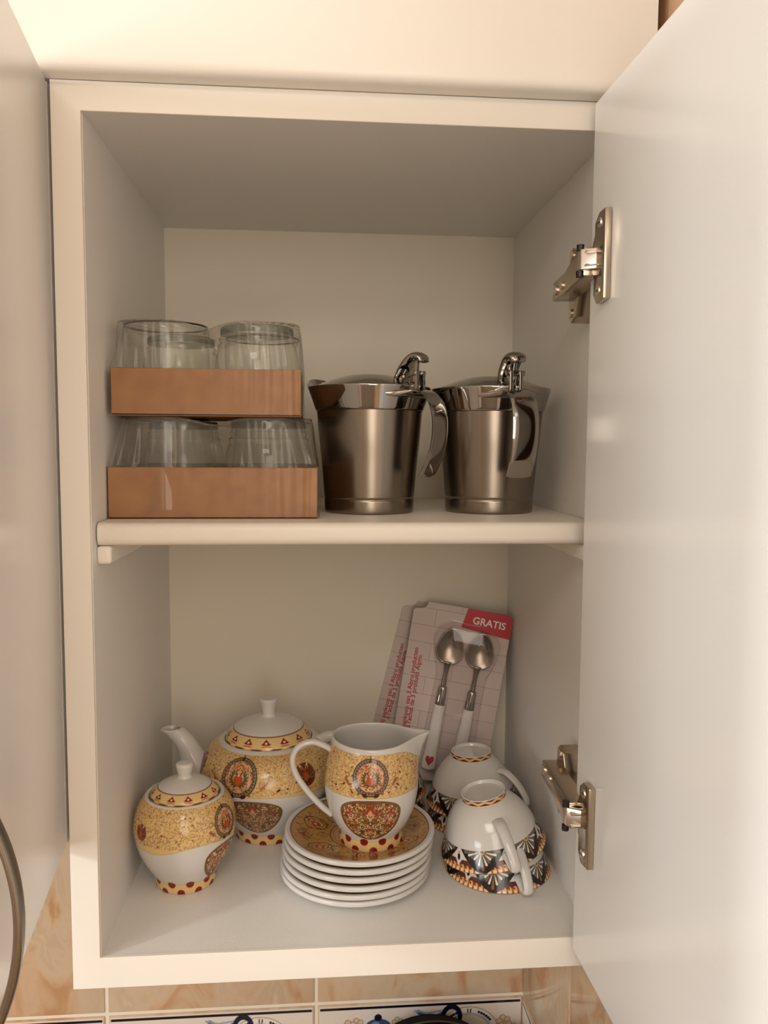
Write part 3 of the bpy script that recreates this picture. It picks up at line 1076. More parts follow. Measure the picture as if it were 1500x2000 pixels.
def jar_pack(label, x0, x1, y0, y1, zb, tray_h, jar_h, fr, jr, seed):
    t = thing('jar_pack', label, 'jar pack', ((x0 + x1) / 2, (y0 + y1) / 2, zb), 0, 'shrink-wrapped jar packs on the shelf')
    a, b = (x1 - x0) / 2, (y1 - y0) / 2
    tr = box('tray_base', -a, a, -b, b, 0, 0.0015, M['kraft'], t)
    tk = 0.0016
    box('tray_wall', -a, a, -b, -b + tk, 0, tray_h, M['kraft'], t, 0.0005, 1)
    box('tray_wall', -a, a, b - tk, b, 0, tray_h, M['kraft'], t, 0.0005, 1)
    box('tray_wall', -a, -a + tk, -b + tk, b - tk, 0, tray_h, M['kraft'], t, 0.0005, 1)
    box('tray_wall', a - tk, a, -b + tk, b - tk, 0, tray_h, M['kraft'], t, 0.0005, 1)
    h = jar_h - 0.0018
    cx = a / 2 + 0.0002
    tm = glass_tumbler(fr, min(fr * 1.16, a / 2 - 0.0022), h)
    jm = glass_jar(jr, min(jr * 1.2, a / 2 - 0.0022), h)
    for sx, sy, me in ((-1, -1, tm), (1, -1, jm), (-1, 1, jm), (1, 1, tm)):
        j_ = link('jar', me, M['glass'], t, (sx * cx, sy * b / 2, 0.0017))
        if me is tm:
            vs, fs = sweep([((fr - 0.0008) * math.cos(a_), (fr - 0.0008) * math.sin(a_), h) for a_ in np.linspace(0, 2 * PI, 73)], [0.0008] * 73, 6, cap=False)
            link('rim', pydata('rim', vs, fs), M['rim_glass'], j_)
        if me is jm:
            rp_ = resample([(jr + 0.0007, h * 0.915), (jr + 0.0009, h * 0.95), (jr + 0.0006, h * 0.985), (jr - 0.0006, h + 0.0003)], 0.001)
            link('rim', lathe('rim', rp_, 64), M['green_glass'], j_)
    fm, fw = film_mesh(-a, a, -b, b, 0.0005, tray_h, jar_h + 0.0012, -cx - fr - 0.003, cx + jr + 0.006, -b / 2 - fr - 0.002, b / 2 + fr + 0.002, seed)
    link('shrink_film', fm, M['film'], t)
    link('tray_film', fw, M['film_tight'], t)
    return t


PY0, PY1 = 0.047, 0.205
jar_pack('lower shrink-wrapped pack of glass jars in a cardboard tray, standing on the shelf', 0.0018, 0.1718, PY0, PY1, SZ, 0.0425, 0.0825, 0.036, 0.0315, 3)
jar_pack('upper shrink-wrapped pack of glass jars in a cardboard tray, on top of another pack', 0.0052, 0.1582, PY0 + 0.002, PY1 - 0.006, SZ + 0.0845, 0.0385, 0.0765, 0.0352, 0.0305, 8)


# ------------------------------------------------------------------ STEEL SAUCE JUGS
def sauce_jug(label, x, y, az):
    """insulated steel jug: brushed body, chrome collar with spout, domed lid, thumb lever, open band handle (local +x = handle side)"""
    t = thing('sauce_jug', label, 'jug', (x, y, SZ + 0.0002), az, 'steel sauce jugs on the shelf')
    bp = resample([(0.001, 0.0012), (0.036, 0.0012), (0.0400, 0.0), (0.0412, 0.0015), (0.0415, 0.012), (0.0411, 0.0125), (0.0411, 0.0132), (0.0416, 0.0138), (0.0442, 0.045), (0.0468, 0.070), (0.0487, 0.0925)], 0.0015, (1, 4, 7))
    link('body', lathe('body', bp, 128), M['steel'], t)

    def spout(P, R, Z, TH):
        d = np.abs(np.angle(np.exp(1j * (TH - PI))))
        k = np.clip((Z - 0.094) / 0.020, 0, 1.4)
        w = np.exp(-(d / 0.46) ** 2)
        f = 1 + 0.24 * w * k ** 1.5
        P[..., 0] *= f
        P[..., 1] *= f
        P[..., 2] += 0.0105 * w * k ** 2
        return P
    cp = resample([(0.0478, 0.0926), (0.0496, 0.0929), (0.0502, 0.0942), (0.0530, 0.103), (0.0560, 0.1125), (0.0562, 0.1140), (0.0552, 0.1144), (0.0545, 0.1130), (0.051, 0.104), (0.0470, 0.094)], 0.0012, (1, 2, 4, 6))
    link('collar', lathe('collar', cp, 144, spout), M['chrome'], t)
    lp = resample([(0.0500, 0.1100), (0.0522, 0.1110), (0.0524, 0.1135), (0.0512, 0.1146), (0.044, 0.1178), (0.034, 0.1215), (0.020, 0.1252), (0.0005, 0.1268)], 0.0015, (2,))
    lid = link('lid', lathe('lid', lp, 96), M['chrome'], t)
    # hinge block and curled thumb lever
    for s in (-1, 1):
        box('lever_post', 0.0525, 0.0600, s * 0.0046 - 0.0018, s * 0.0046 + 0.0018, 0.1085, 0.1270, M['chrome'], lid, 0.0008)
    link('lever_pin', cyl_mesh('lever_pin', (0.0562, -0.0085, 0.1250), (0.0562, 0.0085, 0.1250), 0.0024), M['chrome'], lid)
    lv = spline3([(0.034, 0, 0.1195), (0.0375, 0, 0.1235), (0.0425, 0, 0.1300), (0.0490, 0, 0.1365), (0.0555, 0, 0.1395), (0.0610, 0, 0.1380), (0.0630, 0, 0.1335)], 6)
    n = len(lv)
    rad = []
    for i in range(n):
        u = i / (n - 1)
        rad.append((0.0066 + 0.0030 * math.sin(PI * min(1, u * 1.05)) ** 0.7, 0.0024 + 0.0016 * math.sin(PI * u)))
    rad[-1] = (0.003, 0.001)
    vs, fs = sweep(lv, rad, 20, up=(0, 0.0001, 1) if False else (0, 0, 1))
    link('thumb_lever', pydata('thumb_lever', vs, fs), M['chrome'], lid)
    link('lever_web', prism_mesh('lever_web', [(0.0370, 0.1180), (0.0520, 0.1170), (0.0560, 0.1260), (0.0575, 0.1375), (0.0495, 0.1355), (0.0420, 0.1285)], 'y', -0.0016, 0.0016, 0.0005), M['chrome'], lid)
    # band handle
    path = spline3([(0.0530, 0, 0.1065), (0.0600, 0, 0.1088), (0.0690, 0, 0.1065), (0.0765, 0, 0.0985), (0.0808, 0, 0.0850), (0.0805, 0, 0.0680), (0.0760, 0, 0.0510), (0.0690, 0, 0.0385), (0.0655, 0, 0.0345)], 7)
    n = len(path)
    rows = []
    for i, p in enumerate(path):
        u = i / (n - 1)
        tg = path[min(i + 1, n - 1)] - path[max(i - 1, 0)]
        tg /= np.linalg.norm(tg)
        nr = np.array([-tg[2], 0, tg[0]])
        hw = 0.0118 + 0.022 * math.exp(-(u / 0.075) ** 1.6)
        hw *= 1.0 - 0.35 * max(0.0, (u - 0.94) / 0.06) ** 3
        th_ = 0.0021 + 0.0042 * math.exp(-(u / 0.13) ** 2)
        ring = []
        m = 14
        for k in range(m + 1):
            v = -1 + 2 * k / m
            # the wings hug the collar: bend back with distance from the centre line
            bend = -((v * hw) ** 2) / (2 * 0.052) * math.exp(-(u / 0.12) ** 2) * 1.15
            e = th_ * (1 - abs(v) ** 8 * 0.8)
            q = p + np.array([bend, v * hw, 0])
            ring.append((q + nr * e * 0.5, q - nr * e * 0.5))
        rows.append([a for a, b in ring] + [b for a, b in ring[::-1]])
    A = np.array(rows)
    me = grid_mesh('band_handle', A, True)
    bm = bmesh.new()
    bm.from_mesh(me)
    bm.verts.ensure_lookup_table()
    nn = A.shape[1]
    bm.faces.new([bm.verts[k] for k in range(nn)][::-1])
    bm.faces.new([bm.verts[(n - 1) * nn + k] for k in range(nn)])
    bmesh.ops.recalc_face_normals(bm, faces=bm.faces[:])
    for f in bm.faces:
        f.smooth = True
    bm.to_mesh(me)
    bm.free()
    me.set_sharp_from_angle(angle=math.radians(50))
    link('band_handle', me, M['chrome'], t)
    return t


sauce_jug('lidded steel sauce jug standing next to the jar packs, handle pointing right', 0.2200, 0.126, math.radians(-45))
sauce_jug('lidded steel sauce jug nearer the right cabinet wall, handle facing forward', 0.3340, 0.130, math.radians(-80))


# ------------------------------------------------------------------ GOLD PATTERNED TEA SET
rng = random.Random(11)

# ---- sugar bowl
def make_sugar():
    t = thing('sugar_bowl', 'small lidded china sugar bowl, gold pattern, front left on the cabinet floor', 'sugar bowl', (0.0487, 0.1148, 0))
    pr = resample([(0.0005, 0.002), (0.024, 0.002), (0.0262, 0.0), (0.0275, 0.0008), (0.0290, 0.0100), (0.0335, 0.0170), (0.0392, 0.0270), (0.0436, 0.0380), (0.0464, 0.0510), (0.0465, 0.0600), (0.0443, 0.0705), (0.0405, 0.0785), (0.0362, 0.0840), (0.0348, 0.0852), (0.0330, 0.0846), (0.0322, 0.083), (0.0318, 0.078), (0.040, 0.070)], 0.00045, (1, 4))
    V = arc_map(pr)
    cv = Canvas(2 * PI * 46.8, 122, 4.0, WHITE)
    def bd(X):
        a = X / cv.w * 2 * PI
        return V(49.0) + 3.0 * np.cos(2 * (a - math.radians(-52))) + 1.2 * np.sin(4 * a)
    cv.fn(lambda X, Y: np.maximum(bd(X) - 0.7 - Y, Y - 200), GOLD2)
    cv.fn(lambda X, Y: np.maximum(bd(X) - Y, Y - 200), GOLD)
    speckle(cv, 0, cv.w, V(51), V(85), 0.75, rng)
    flecks(cv, 0, cv.w, V(52), V(83), 60, rng)
    cv.fn(lambda X, Y: Y - bd(X) + 0.7, WHITE)
    for d in (-28, 152):
        c = ang_mm(cv, d)
        medallion(cv, c, V(66), 14.2, rng)
        lens(cv, c, V(12), V(46.0), 23, 5)
        for sx in (-1, 1):
            feather(cv, c + sx * 14, V(56), 9, 2.4 if sx < 0 else 0.75, 1)
            cv.ring(c + sx * 19, V(68), 2.0, 0.5, OLIVE)
    for d in (-137, 55):
        bud(cv, ang_mm(cv, d), V(62), 7.4, rng)
    foot_band(cv, 0, V(10.5), 11)
    colf = revolve_colour(cv, V)
    def col(T, Z, R):
        c = colf(T, Z, R)
        c[(Z > 0.0838)] = lin(np.array(WHITE) * 255)
        i0 = int(np.argmax(pr[:, 1]))
        c[i0 - 3:] = lin(np.array(WHITE) * 255)
        return c
    link('bowl', lathe('bowl', pr, 640, None, col), M['china'], t)
    lid_cv = Canvas(2 * PI * 30, 32, 4.0, WHITE, True, 82)
    lid_band(lid_cv, 83.5, 92.3, 12)
    pl = resample([(0.0312, 0.0822), (0.0312, 0.0840), (0.0303, 0.0868), (0.0280, 0.0892), (0.0242, 0.0922), (0.0190, 0.0952), (0.0120, 0.0978), (0.0070, 0.0990), (0.0062, 0.1015), (0.0076, 0.1075), (0.0080, 0.1105), (0.0070, 0.1125), (0.0030, 0.1133), (0.0003, 0.1134)], 0.0005, (1, 7))
    # keep the print below the dome edge
    def lcol(T, Z, R):
        return lid_cv.sample(T / (2 * PI) * lid_cv.w, np.minimum(Z * 1000, 113))
    link('lid', lathe('lid', pl, 420, None, lcol), M['china'], t)
    return t


make_sugar()

# ---- teapot
def make_teapot():
    t = thing('teapot', 'large lidded china teapot with gold pattern, at the back behind the sugar bowl', 'teapot', (0.1205, 0.210, 0))
    pr = resample([(0.0005, 0.002), (0.033, 0.002), (0.0355, 0.0), (0.0370, 0.001), (0.0385, 0.0105), (0.0440, 0.0175), (0.0530, 0.0300), (0.0625, 0.0450), (0.0700, 0.0590), (0.0722, 0.0690), (0.0695, 0.0815), (0.0620, 0.0930), (0.0520, 0.0995), (0.0488, 0.1015), (0.0470, 0.1022), (0.0455, 0.1015), (0.0450, 0.098), (0.050, 0.092)], 0.00055, (1, 4))
    V = arc_map(pr)
    cv = Canvas(2 * PI * 73, 150, 3.4, WHITE)
    def bd(X):
        a = X / cv.w * 2 * PI
        return V(63.5) + 2.0 * np.cos(2 * (a - math.radians(-100)))
    cv.fn(lambda X, Y: np.maximum(bd(X) - 0.7 - Y, Y - 200), GOLD2)
    cv.fn(lambda X, Y: np.maximum(bd(X) - Y, Y - 200), GOLD)
    speckle(cv, 0, cv.w, V(66), V(100), 0.7, rng)
    flecks(cv, 0, cv.w, V(66), V(98), 110, rng)
    cv.fn(lambda X, Y: Y - bd(X) + 0.7, WHITE)
    for d in (-112, 68):
        c = ang_mm(cv, d)
        medallion(cv, c, V(84), 19.5, rng)
        lens(cv, c + 14, V(17), V(60), 33, 7)
        for sx in (-1, 1):
            feather(cv, c + sx * 21, V(70), 15, 2.3 if sx < 0 else 0.8, 1)
            cv.ring(c + sx * 34, V(83), 2.4, 0.6, OLIVE)
            cv.ring(c + sx * 34, V(83), 1.2, 0.5, OLIVE)
            cv.ell(c + sx * 42, V(72), 2.2, 1.0, K(70, 22, 22), sx * 0.6)
    for d in (-55, 125, -165):
        bud(cv, ang_mm(cv, d), V(82), 12, rng)
    foot_band(cv, 0, V(10.5), 14)
    colf = revolve_colour(cv, V)
    i0 = int(np.argmax(pr[:, 1]))
    def col(T, Z, R):
        c = colf(T, Z, R)
        c[(Z > 0.1000)] = lin(np.array(WHITE) * 255)
        c[i0 - 3:] = lin(np.array(WHITE) * 255)
        return c
    link('body', lathe('body', pr, 860, None, col), M['china'], t)
    lid_cv = Canvas(2 * PI * 44, 50, 3.6, WHITE, True, 98)
    lid_band(lid_cv, 101.0, 113.0, 14)
    pl = resample([(0.0446, 0.0990), (0.0448, 0.1015), (0.0440, 0.1045), (0.0410, 0.1085), (0.0362, 0.1128), (0.0290, 0.1172), (0.0190, 0.1210), (0.0085, 0.1232), (0.0068, 0.1260), (0.0078, 0.1330), (0.0098, 0.1398), (0.0098, 0.1412), (0.0088, 0.1422), (0.0003, 0.1424)], 0.0006, (1, 7, 10))
    link('lid', lathe('lid', pl, 480, None, lambda T, Z, R: lid_cv.sample(T / (2 * PI) * lid_cv.w, np.minimum(Z * 1000, 140))), M['china'], t)
    # spout: rises to the left, with a flared open tip
    a = math.radians(184)
    ca, sa = math.cos(a), math.sin(a)
    sp = spline3([(0.056, 0.052), (0.070, 0.066), (0.0785, 0.082), (0.0850, 0.097), (0.0930, 0.1075), (0.0995, 0.1145)], 6)
    rd = np.interp(np.linspace(0, 1, len(sp)), [0, 0.25, 0.5, 0.75, 0.92, 1.0], [0.0205, 0.0165, 0.0115, 0.0088, 0.0088, 0.0096])
    pts = [(ca * p[0], sa * p[0], p[1]) for p in sp]
    vs, fs = sweep(pts, [float(r) for r in rd], 32, up=(-sa, ca, 0), cap=False)
    n = len(pts)
    def level(V, cpts):
        # turn the last rings so that the mouth ends level, drawn out to a lip
        m_ = len(cpts)
        for i in range(max(0, m_ - 7), m_):
            w_ = ((i - (m_ - 8)) / 7.0) ** 1.5
            c_ = Vector(cpts[i])
            for k in range(32):
                q = V[i * 32 + k]
                d_ = q - c_
                out_ = d_.x * ca + d_.y * sa
                flat = Vector((d_.x, d_.y, 0.0))
                flat = flat * (d_.length / max(flat.length, 1e-6)) if flat.length > 1e-6 else d_
                V[i * 32 + k] = c_ + d_.lerp(flat, w_) + Vector((ca, sa, 0.0)) * (0.0035 * w_ * max(0.0, out_) / 0.009)
        return V
    vs = level(vs, pts)
    # inner bore
    vi, fi = sweep(pts[-10:], [float(r) * 0.74 for r in rd[-10:]], 32, up=(-sa, ca, 0), cap=False)
    vi = level(vi, pts[-10:])
    base = len(vs)
    vs = vs + vi
    fs = fs + [tuple(base + q for q in f)[::-1] for f in fi]
    for k in range(32):
        k2 = (k + 1) % 32
        fs.append(((n - 1) * 32 + k, (n - 1) * 32 + k2, base + 9 * 32 + k2, base + 9 * 32 + k))
    fs.append(tuple(base + k for k in range(32)))
    link('spout', pydata('spout', vs, fs), M['white_china'], t)
    # handle: ear on the side away from the spout
    a = math.radians(-3)
    ca, sa = math.cos(a), math.sin(a)
    hp_ = spline3([(0.050, 0.0945), (0.064, 0.1000), (0.079, 0.0985), (0.089, 0.087), (0.0905, 0.070), (0.085, 0.055), (0.074, 0.046), (0.060, 0.043)], 7)
    vs, fs = sweep([(ca * p[0], sa * p[0], p[1]) for p in hp_], [(0.0062, 0.0046)] * len(hp_), 16, up=(-sa, ca, 0.001))
    link('handle', pydata('handle', vs, fs), M['white_china'], t)
    return t


make_teapot()

# ---- saucers (stack of six)
def saucer_mesh():
    cv = Canvas(150, 150, 3.2, WHITE, False)
    r2 = random.Random(4)
    c = 75
    cv.ell(c, c, 65.6, 65.6, K(96, 56, 32))
    cv.ell(c, c, 64.6, 64.6, K(178, 136, 78))
    for k in range(2600):
        a, q = r2.uniform(0, 2 * PI), 63.5 * math.sqrt(r2.random())
        x, y = c + q * math.cos(a), c + q * math.sin(a)
        b = r2.uniform(0, PI)
        l = r2.uniform(0.5, 1.6)
        cv.line(x, y, x + l * math.cos(b), y + l * math.sin(b), 0.4, r2.choice([OLIVE, BROWN, GOLD2, RUST, GOLD]), 0.7)
    for k in range(12):
        a = k * PI / 6 + 0.2
        x, y = c + 46 * math.cos(a), c + 46 * math.sin(a)
        if k % 2 == 0:
            cv.ell(x, y, 12, 9.5, DKBROWN, a)
            cv.ell(x, y, 11, 8.6, K(190, 142, 82), a)
            cv.ell(x, y, 8.4, 6.2, BROWN, a)
            cv.ell(x, y, 7.6, 5.5, K(204, 150, 92), a)
            cv.ell(x, y, 4.6, 3.4, K(160, 66, 36), a)
            cv.ell(x, y, 2.0, 1.5, GOLD, a)
        else:
            for s in (-1, 1):
                for j in range(4):
                    r_ = 4 + 2.6 * j
                    for q in range(7):
                        b0, b1 = a + s * (0.15 + q * 0.14), a + s * (0.15 + (q + 1) * 0.14)
                        cv.line(x + r_ * math.cos(b0), y + r_ * math.sin(b0), x + r_ * math.cos(b1), y + r_ * math.sin(b1), 0.7, r2.choice([K(146, 70, 40), K(118, 86, 40)]))
            cv.ell(x + 7 * math.cos(a), y + 7 * math.sin(a), 3.5, 1.7, K(140, 44, 34), a + PI / 2)
            cv.ell(x + 10 * math.cos(a), y + 10 * math.sin(a), 2.4, 1.2, K(150, 70, 50), a)
    for k in range(230):
        a, q = r2.uniform(0, 2 * PI), r2.uniform(30, 63)
        x, y = c + q * math.cos(a), c + q * math.sin(a)
        b = a + r2.uniform(-0.8, 0.8)
        cv.ell(x, y, r2.uniform(1.2, 3.0), r2.uniform(0.5, 0.9), r2.choice([BROWN, OLIVE, K(140, 70, 40), K(120, 90, 44), DKBROWN]), b, 0.75)
    for k in range(40):
        a0, q = r2.uniform(0, 2 * PI), r2.uniform(32, 62)
        for j in range(8):
            b0, b1 = a0 + j * 0.035, a0 + (j + 1) * 0.035
            q0, q1 = q + 2.5 * math.sin(j * 0.6), q + 2.5 * math.sin((j + 1) * 0.6)
            cv.line(c + q0 * math.cos(b0), c + q0 * math.sin(b0), c + q1 * math.cos(b1), c + q1 * math.sin(b1), 0.6, BROWN, 0.8)
    cv.ring(c, c, 28, 1.2, BROWN)
    cv.ring(c, c, 25, 0.8, RUST)
    pr = resample([(0.0003, 0.0036), (0.030, 0.0036), (0.045, 0.0050), (0.057, 0.0088), (0.0655, 0.0118), (0.0688, 0.0126), (0.0704, 0.0120), (0.0709, 0.0102), (0.0704, 0.0084), (0.0670, 0.0076), (0.058, 0.0042), (0.046, 0.0012), (0.042, 0.0), (0.0395, 0.0004), (0.037, 0.002), (0.0003, 0.002)], 0.00055, (12,))
    top = int(np.argmax(pr[:, 1]))
    def col(T, Z, R):
        cc = cv.sample(75 + R * 1000 * np.cos(T), 75 + R * 1000 * np.sin(T))
        cc[top + 2:] = lin(np.array(WHITE) * 255)
        return cc
    return lathe('saucer', pr, 560, None, col)


sm = saucer_mesh()
SX, SY = 0.2090, 0.1125
zs_ = [0.0, 0.0066, 0.0132, 0.0216, 0.0282, 0.0360]
names_ = ['lowest of the six', 'second from the bottom of the six', 'third from the bottom of the six', 'third from the top of the six', 'second from the top of the six', 'topmost of the six']
offs = [(-0.0015, 0.0), (-0.001, -0.001), (0.0005, 0.0005), (0.0005, -0.0005), (0.002, 0.0005), (0.0028, 0.0)]
for k in range(6):
    s = link('saucer', sm, M['china'], None, (SX + offs[k][0], SY + offs[k][1], zs_[k]))
    s.rotation_euler = (0, 0, 0.5 * k)
    s['label'] = ('gold patterned saucer, topmost of the six, with the milk jug standing on it' if k == 5 else 'white rimmed china saucer, %s stacked saucers' % names_[k])
    s['category'] = 'saucer'
    s['group'] = 'stack of six saucers'

# ---- milk jug
def make_jug():
    z0 = zs_[5] + 0.0037
    t = thing('milk_jug', 'china milk jug with gold pattern and pouring lip, standing on the saucer stack', 'milk jug', (0.2222, 0.1055, z0 + 0.0001))
    outer = [(0.0005, 0.002), (0.026, 0.002), (0.0288, 0.0), (0.0300, 0.0008), (0.0296, 0.0098), (0.0308, 0.0125), (0.0352, 0.0200), (0.0396, 0.0300), (0.0424, 0.0410), (0.0438, 0.0525), (0.0434, 0.0640), (0.0414, 0.0760), (0.0390, 0.0870), (0.0378, 0.0945), (0.0374, 0.0980), (0.0362, 0.0992), (0.0350, 0.0980), (0.0352, 0.0930), (0.0375, 0.080), (0.0405, 0.060), (0.0385, 0.040), (0.030, 0.022), (0.0005, 0.018)]
    pr = resample(outer, 0.00045, (1, 4))
    V = arc_map(pr)
    cv = Canvas(2 * PI * 44, 118, 4.0, WHITE)
    fr = -95
    def bd(X):
        return V(56.5) + 0 * X
    def tp(X):
        a = X / cv.w * 2 * PI
        d = np.abs(np.angle(np.exp(1j * a)))           # distance from the lip
        return V(94.0) - 17 * np.exp(-(d / 0.55) ** 2)
    cv.fn(lambda X, Y: np.maximum(bd(X) - 0.6 - Y, Y - tp(X) - 0.5), K(176, 140, 74))
    cv.fn(lambda X, Y: np.maximum(bd(X) - Y, Y - tp(X)), GOLD)
    r3 = random.Random(21)
    cv2 = Canvas(cv.w, cv.h, 4.0, (0, 0, 0))
    cv2.a[:] = cv.a
    speckle(cv2, 0, cv.w, V(57), V(94), 0.8, r3)
    flecks(cv2, 0, cv.w, V(58), V(90), 70, r3)
    Xg, Yg = np.meshgrid((np.arange(cv.nx) + 0.5) / 4.0, (np.arange(cv.ny) + 0.5) / 4.0)
    keep = ((Yg > bd(Xg)) & (Yg < tp(Xg)))[..., None]
    cv.a = np.where(keep, cv2.a, cv.a)
    for d in (fr, fr + 180):
        c = ang_mm(cv, d)
        medallion(cv, c, V(75), 16.6, r3)
        lens(cv, c, V(13.5), V(53.5), 29.5, 9)
        for sx in (-1, 1):
            feather(cv, c + sx * 18.5, V(65), 10, 2.3 if sx < 0 else 0.85, 1)
            cv.ring(c + sx * 23, V(76), 2.0, 0.55, OLIVE)
            cv.ell(c + sx * 17, V(61), 1.6, 0.7, RED, sx * 0.6)
            cv.ell(c + sx * 26, V(67), 1.5, 0.8, DKBROWN, -sx * 0.5)
    foot_band(cv, 0, V(10), 11)
    cv.rect(-1, cv.w + 1, 0, 1.0, WHITE)
    def deform(P, R, Z, TH):
        d = np.abs(np.angle(np.exp(1j * TH)))
        k = np.clip((Z - 0.062) / 0.036, 0, 1.1)
        w = np.exp(-(d / 0.42) ** 2) * 0.6 + np.exp(-(d / 0.17) ** 2) * 0.4
        f = 1 + 0.45 * w * k ** 1.8
        P[..., 0] = P[..., 0] * (1 + (f - 1))
        P[..., 1] *= 1 - 0.06 * k * np.exp(-(d / 0.6) ** 2)
        P[..., 2] += 0.002 * w * k ** 2 - 0.0015 * k * np.sin(TH) ** 2
        return P
    colf = revolve_colour(cv, V)
    i0 = int(np.argmax(pr[:, 1]))
    def col(T, Z, R):
        c = colf(T, Z, R)
        c[Z > 0.0945] = lin(np.array(WHITE) * 255)
        c[i0 - 3:] = lin(np.array(WHITE) * 255)
        return c
    link('body', lathe('body', pr, 620, deform, col), M['china'], t)
    hp_ = spline3([(-0.0350, 0.0840), (-0.0445, 0.0905), (-0.0560, 0.0945), (-0.0680, 0.0905), (-0.0735, 0.0790), (-0.0700, 0.0640), (-0.0590, 0.0470), (-0.0470, 0.0330), (-0.0370, 0.0240)], 8)
    vs, fs = sweep([(p[0], 0, p[1]) for p in hp_], [(0.0028, 0.0036)] * len(hp_), 16, up=(0, 1, 0.001))
    h = link('handle', pydata('handle', vs, fs), M['white_china'], t)
    h.rotation_euler = (0, 0, math.radians(4))
    return t


make_jug()

# ---- tea cups (three stacks of two, upside down)
def cup_mesh():
    """upright profile; fan border at the lip, gold band on the foot"""
    RM, Hh = 0.0512, 0.0550
    cv = Canvas(2 * PI * 50, 56, 4.2, WHITE)
    n = 6
    st = cv.w / n
    BLK, GRY, ORG = K(30, 22, 20), K(110, 98, 84), K(206, 140, 78)
    y0, y1 = 37.0, 55.5
    # lip border: orange with cream scallops and dots
    cv.rect(-1, cv.w + 1, y0 + 9, y1, K(90, 44, 30))
    for k in range(n):
        cx = (k + 0.5) * st          # fan axis
        xm = (k + 1.0) * st
        cv.poly([(cx, y1), (cx + st, y1), (xm, y0 + 11.5)], K(150, 58, 34))
        for j in range(9):
            x = cx + 3.2 + (st - 6.4) * (j + 0.5) / 9
            hgt = 1.0 - abs((j - 4) / 5.2)
            cv.ell(x, y1 - 1.8 - 1.6 * hgt, 2.1, 1.9 + 1.4 * hgt, K(222, 170, 108))
            cv.ell(x, y1 - 1.6, 1.5, 1.3, K(236, 206, 160))
            cv.ell(x + 0.9, y1 - 4.2, 0.7, 0.7, BLK)
        # white drop between fans
        cv.poly([(xm - 5.2, y0 + 7.5), (xm, y0 + 1.0), (xm + 5.2, y0 + 7.5), (xm, y0 + 14)], K(222, 214, 204))
        cv.ell(xm, y0 + 7, 1.7, 3.0, BLK)
        cv.ell(xm, y0 + 3.5, 1.1, 1.3, ORG)
    for k in range(n):
        cx = (k + 0.5) * st
        # fan: dark half disc tapering to the lip
        pts = [(cx - st * 0.46 * (1 - u) ** 0.62, y0 + 18.0 * u) for u in np.linspace(0, 1, 20)] + [(cx + st * 0.46 * (1 - u) ** 0.62, y0 + 18.0 * u) for u in np.linspace(1, 0, 20)]
        cv.poly(pts, BLK)
        for j in range(13):
            a = PI * (j + 0.5) / 13
            L = 17.0 * (1 - 0.42 * abs(math.sin(2 * a))) * (0.93 if abs(math.cos(a)) < 0.3 else 1.0)
            dx, dy = math.cos(a), math.sin(a)
            col = K(230, 224, 212) if j % 2 else GRY
            cv.line(cx + 4.2 * dx, y0 + 3.2 * dy, cx + L * dx * 1.22, y0 + L * dy * 0.88, 0.5, col, 1, 2.2 if j % 2 else 2.8)
        cv.line(cx, y0 + 5, cx, y0 + 14.5, 0.6, K(150, 90, 50), 1, 2.2)
        cv.ell(cx, y0, 3.7, 3.0, GOLD2)
        cv.ell(cx, y0, 2.0, 1.6, K(120, 90, 40))
    cv.rect(-1, cv.w + 1, 30, y0, WHITE)
    cv.rect(-1, cv.w + 1, y1 - 0.5, 57, K(190, 140, 60))
    # foot band
    fb = Canvas(cv.w, 56, 4.2, WHITE)
    cv.rect(-1, cv.w + 1, -1, 5.6, GOLD)
    m = 11
    s2 = cv.w / m
    for k in range(m):
        x = k * s2
        cv.poly([(x, 5.2), (x + s2 * 0.5, 2.8), (x + s2, 5.2)], K(110, 26, 20))
        cv.poly([(x + s2 * 0.5, 0.6), (x + s2, 2.6), (x + s2 * 1.5, 0.6)], K(120, 40, 24))
    cv.rect(-1, cv.w + 1, -1, 0.6, WHITE)
    pr = resample([(0.0005, 0.0030), (0.0185, 0.0030), (0.0200, 0.0003), (0.0212, 0.0), (0.0218, 0.0010), (0.0215, 0.0060), (0.0245, 0.0080), (0.0315, 0.0145), (0.0380, 0.0232), (0.0420, 0.0310), (0.0445, 0.0385), (0.0480, 0.0480), (0.0512, 0.0545), (0.0510, 0.0550), (0.0498, 0.0546), (0.0465, 0.048), (0.0430, 0.0385), (0.0408, 0.031), (0.0370, 0.0235), (0.030, 0.0155), (0.018, 0.0090), (0.0005, 0.0070)], 0.00048, (1, 5, 13))
    top = int(np.argmax(pr[:, 1]))
    def col(T, Z, R):
        c = cv.sample(T / (2 * PI) * cv.w, Z * 1000)
        w = lin(np.array(WHITE) * 255)
        c[top + 1:] = w
        k = int(np.argmin(np.abs(pr[:200, 0] - 0.0206)))
        c[:k] = w
        return c
    # flip upside down: base becomes top
    me = lathe('bowl', pr, 640, None, col)
    return me


def ear_mesh():
    p = spline3([(0.0325, 0.0165), (0.0410, 0.0170), (0.0500, 0.0225), (0.0580, 0.0310), (0.0640, 0.0405), (0.0648, 0.0468), (0.0600, 0.0485), (0.0530, 0.0455), (0.0455, 0.0415)], 7)
    n = len(p)
    rad = [(0.0058 - 0.0010 * math.sin(PI * i / (n - 1)), 0.0026) for i in range(n)]
    vs, fs = sweep([(q[0], 0, q[1]) for q in p], rad, 16, up=(0, 1, 0.001) if False else (0, 0.001, 1))
    # use an explicit frame: flat side across the strap
    vs, fs = sweep([(q[0], 0, q[1]) for q in p], [(b, a) for a, b in rad], 16, up=(0, 1, 0.0001))
    return pydata('handle', vs, fs)


cupm, earm = cup_mesh(), ear_mesh()
CUP_H = 0.055


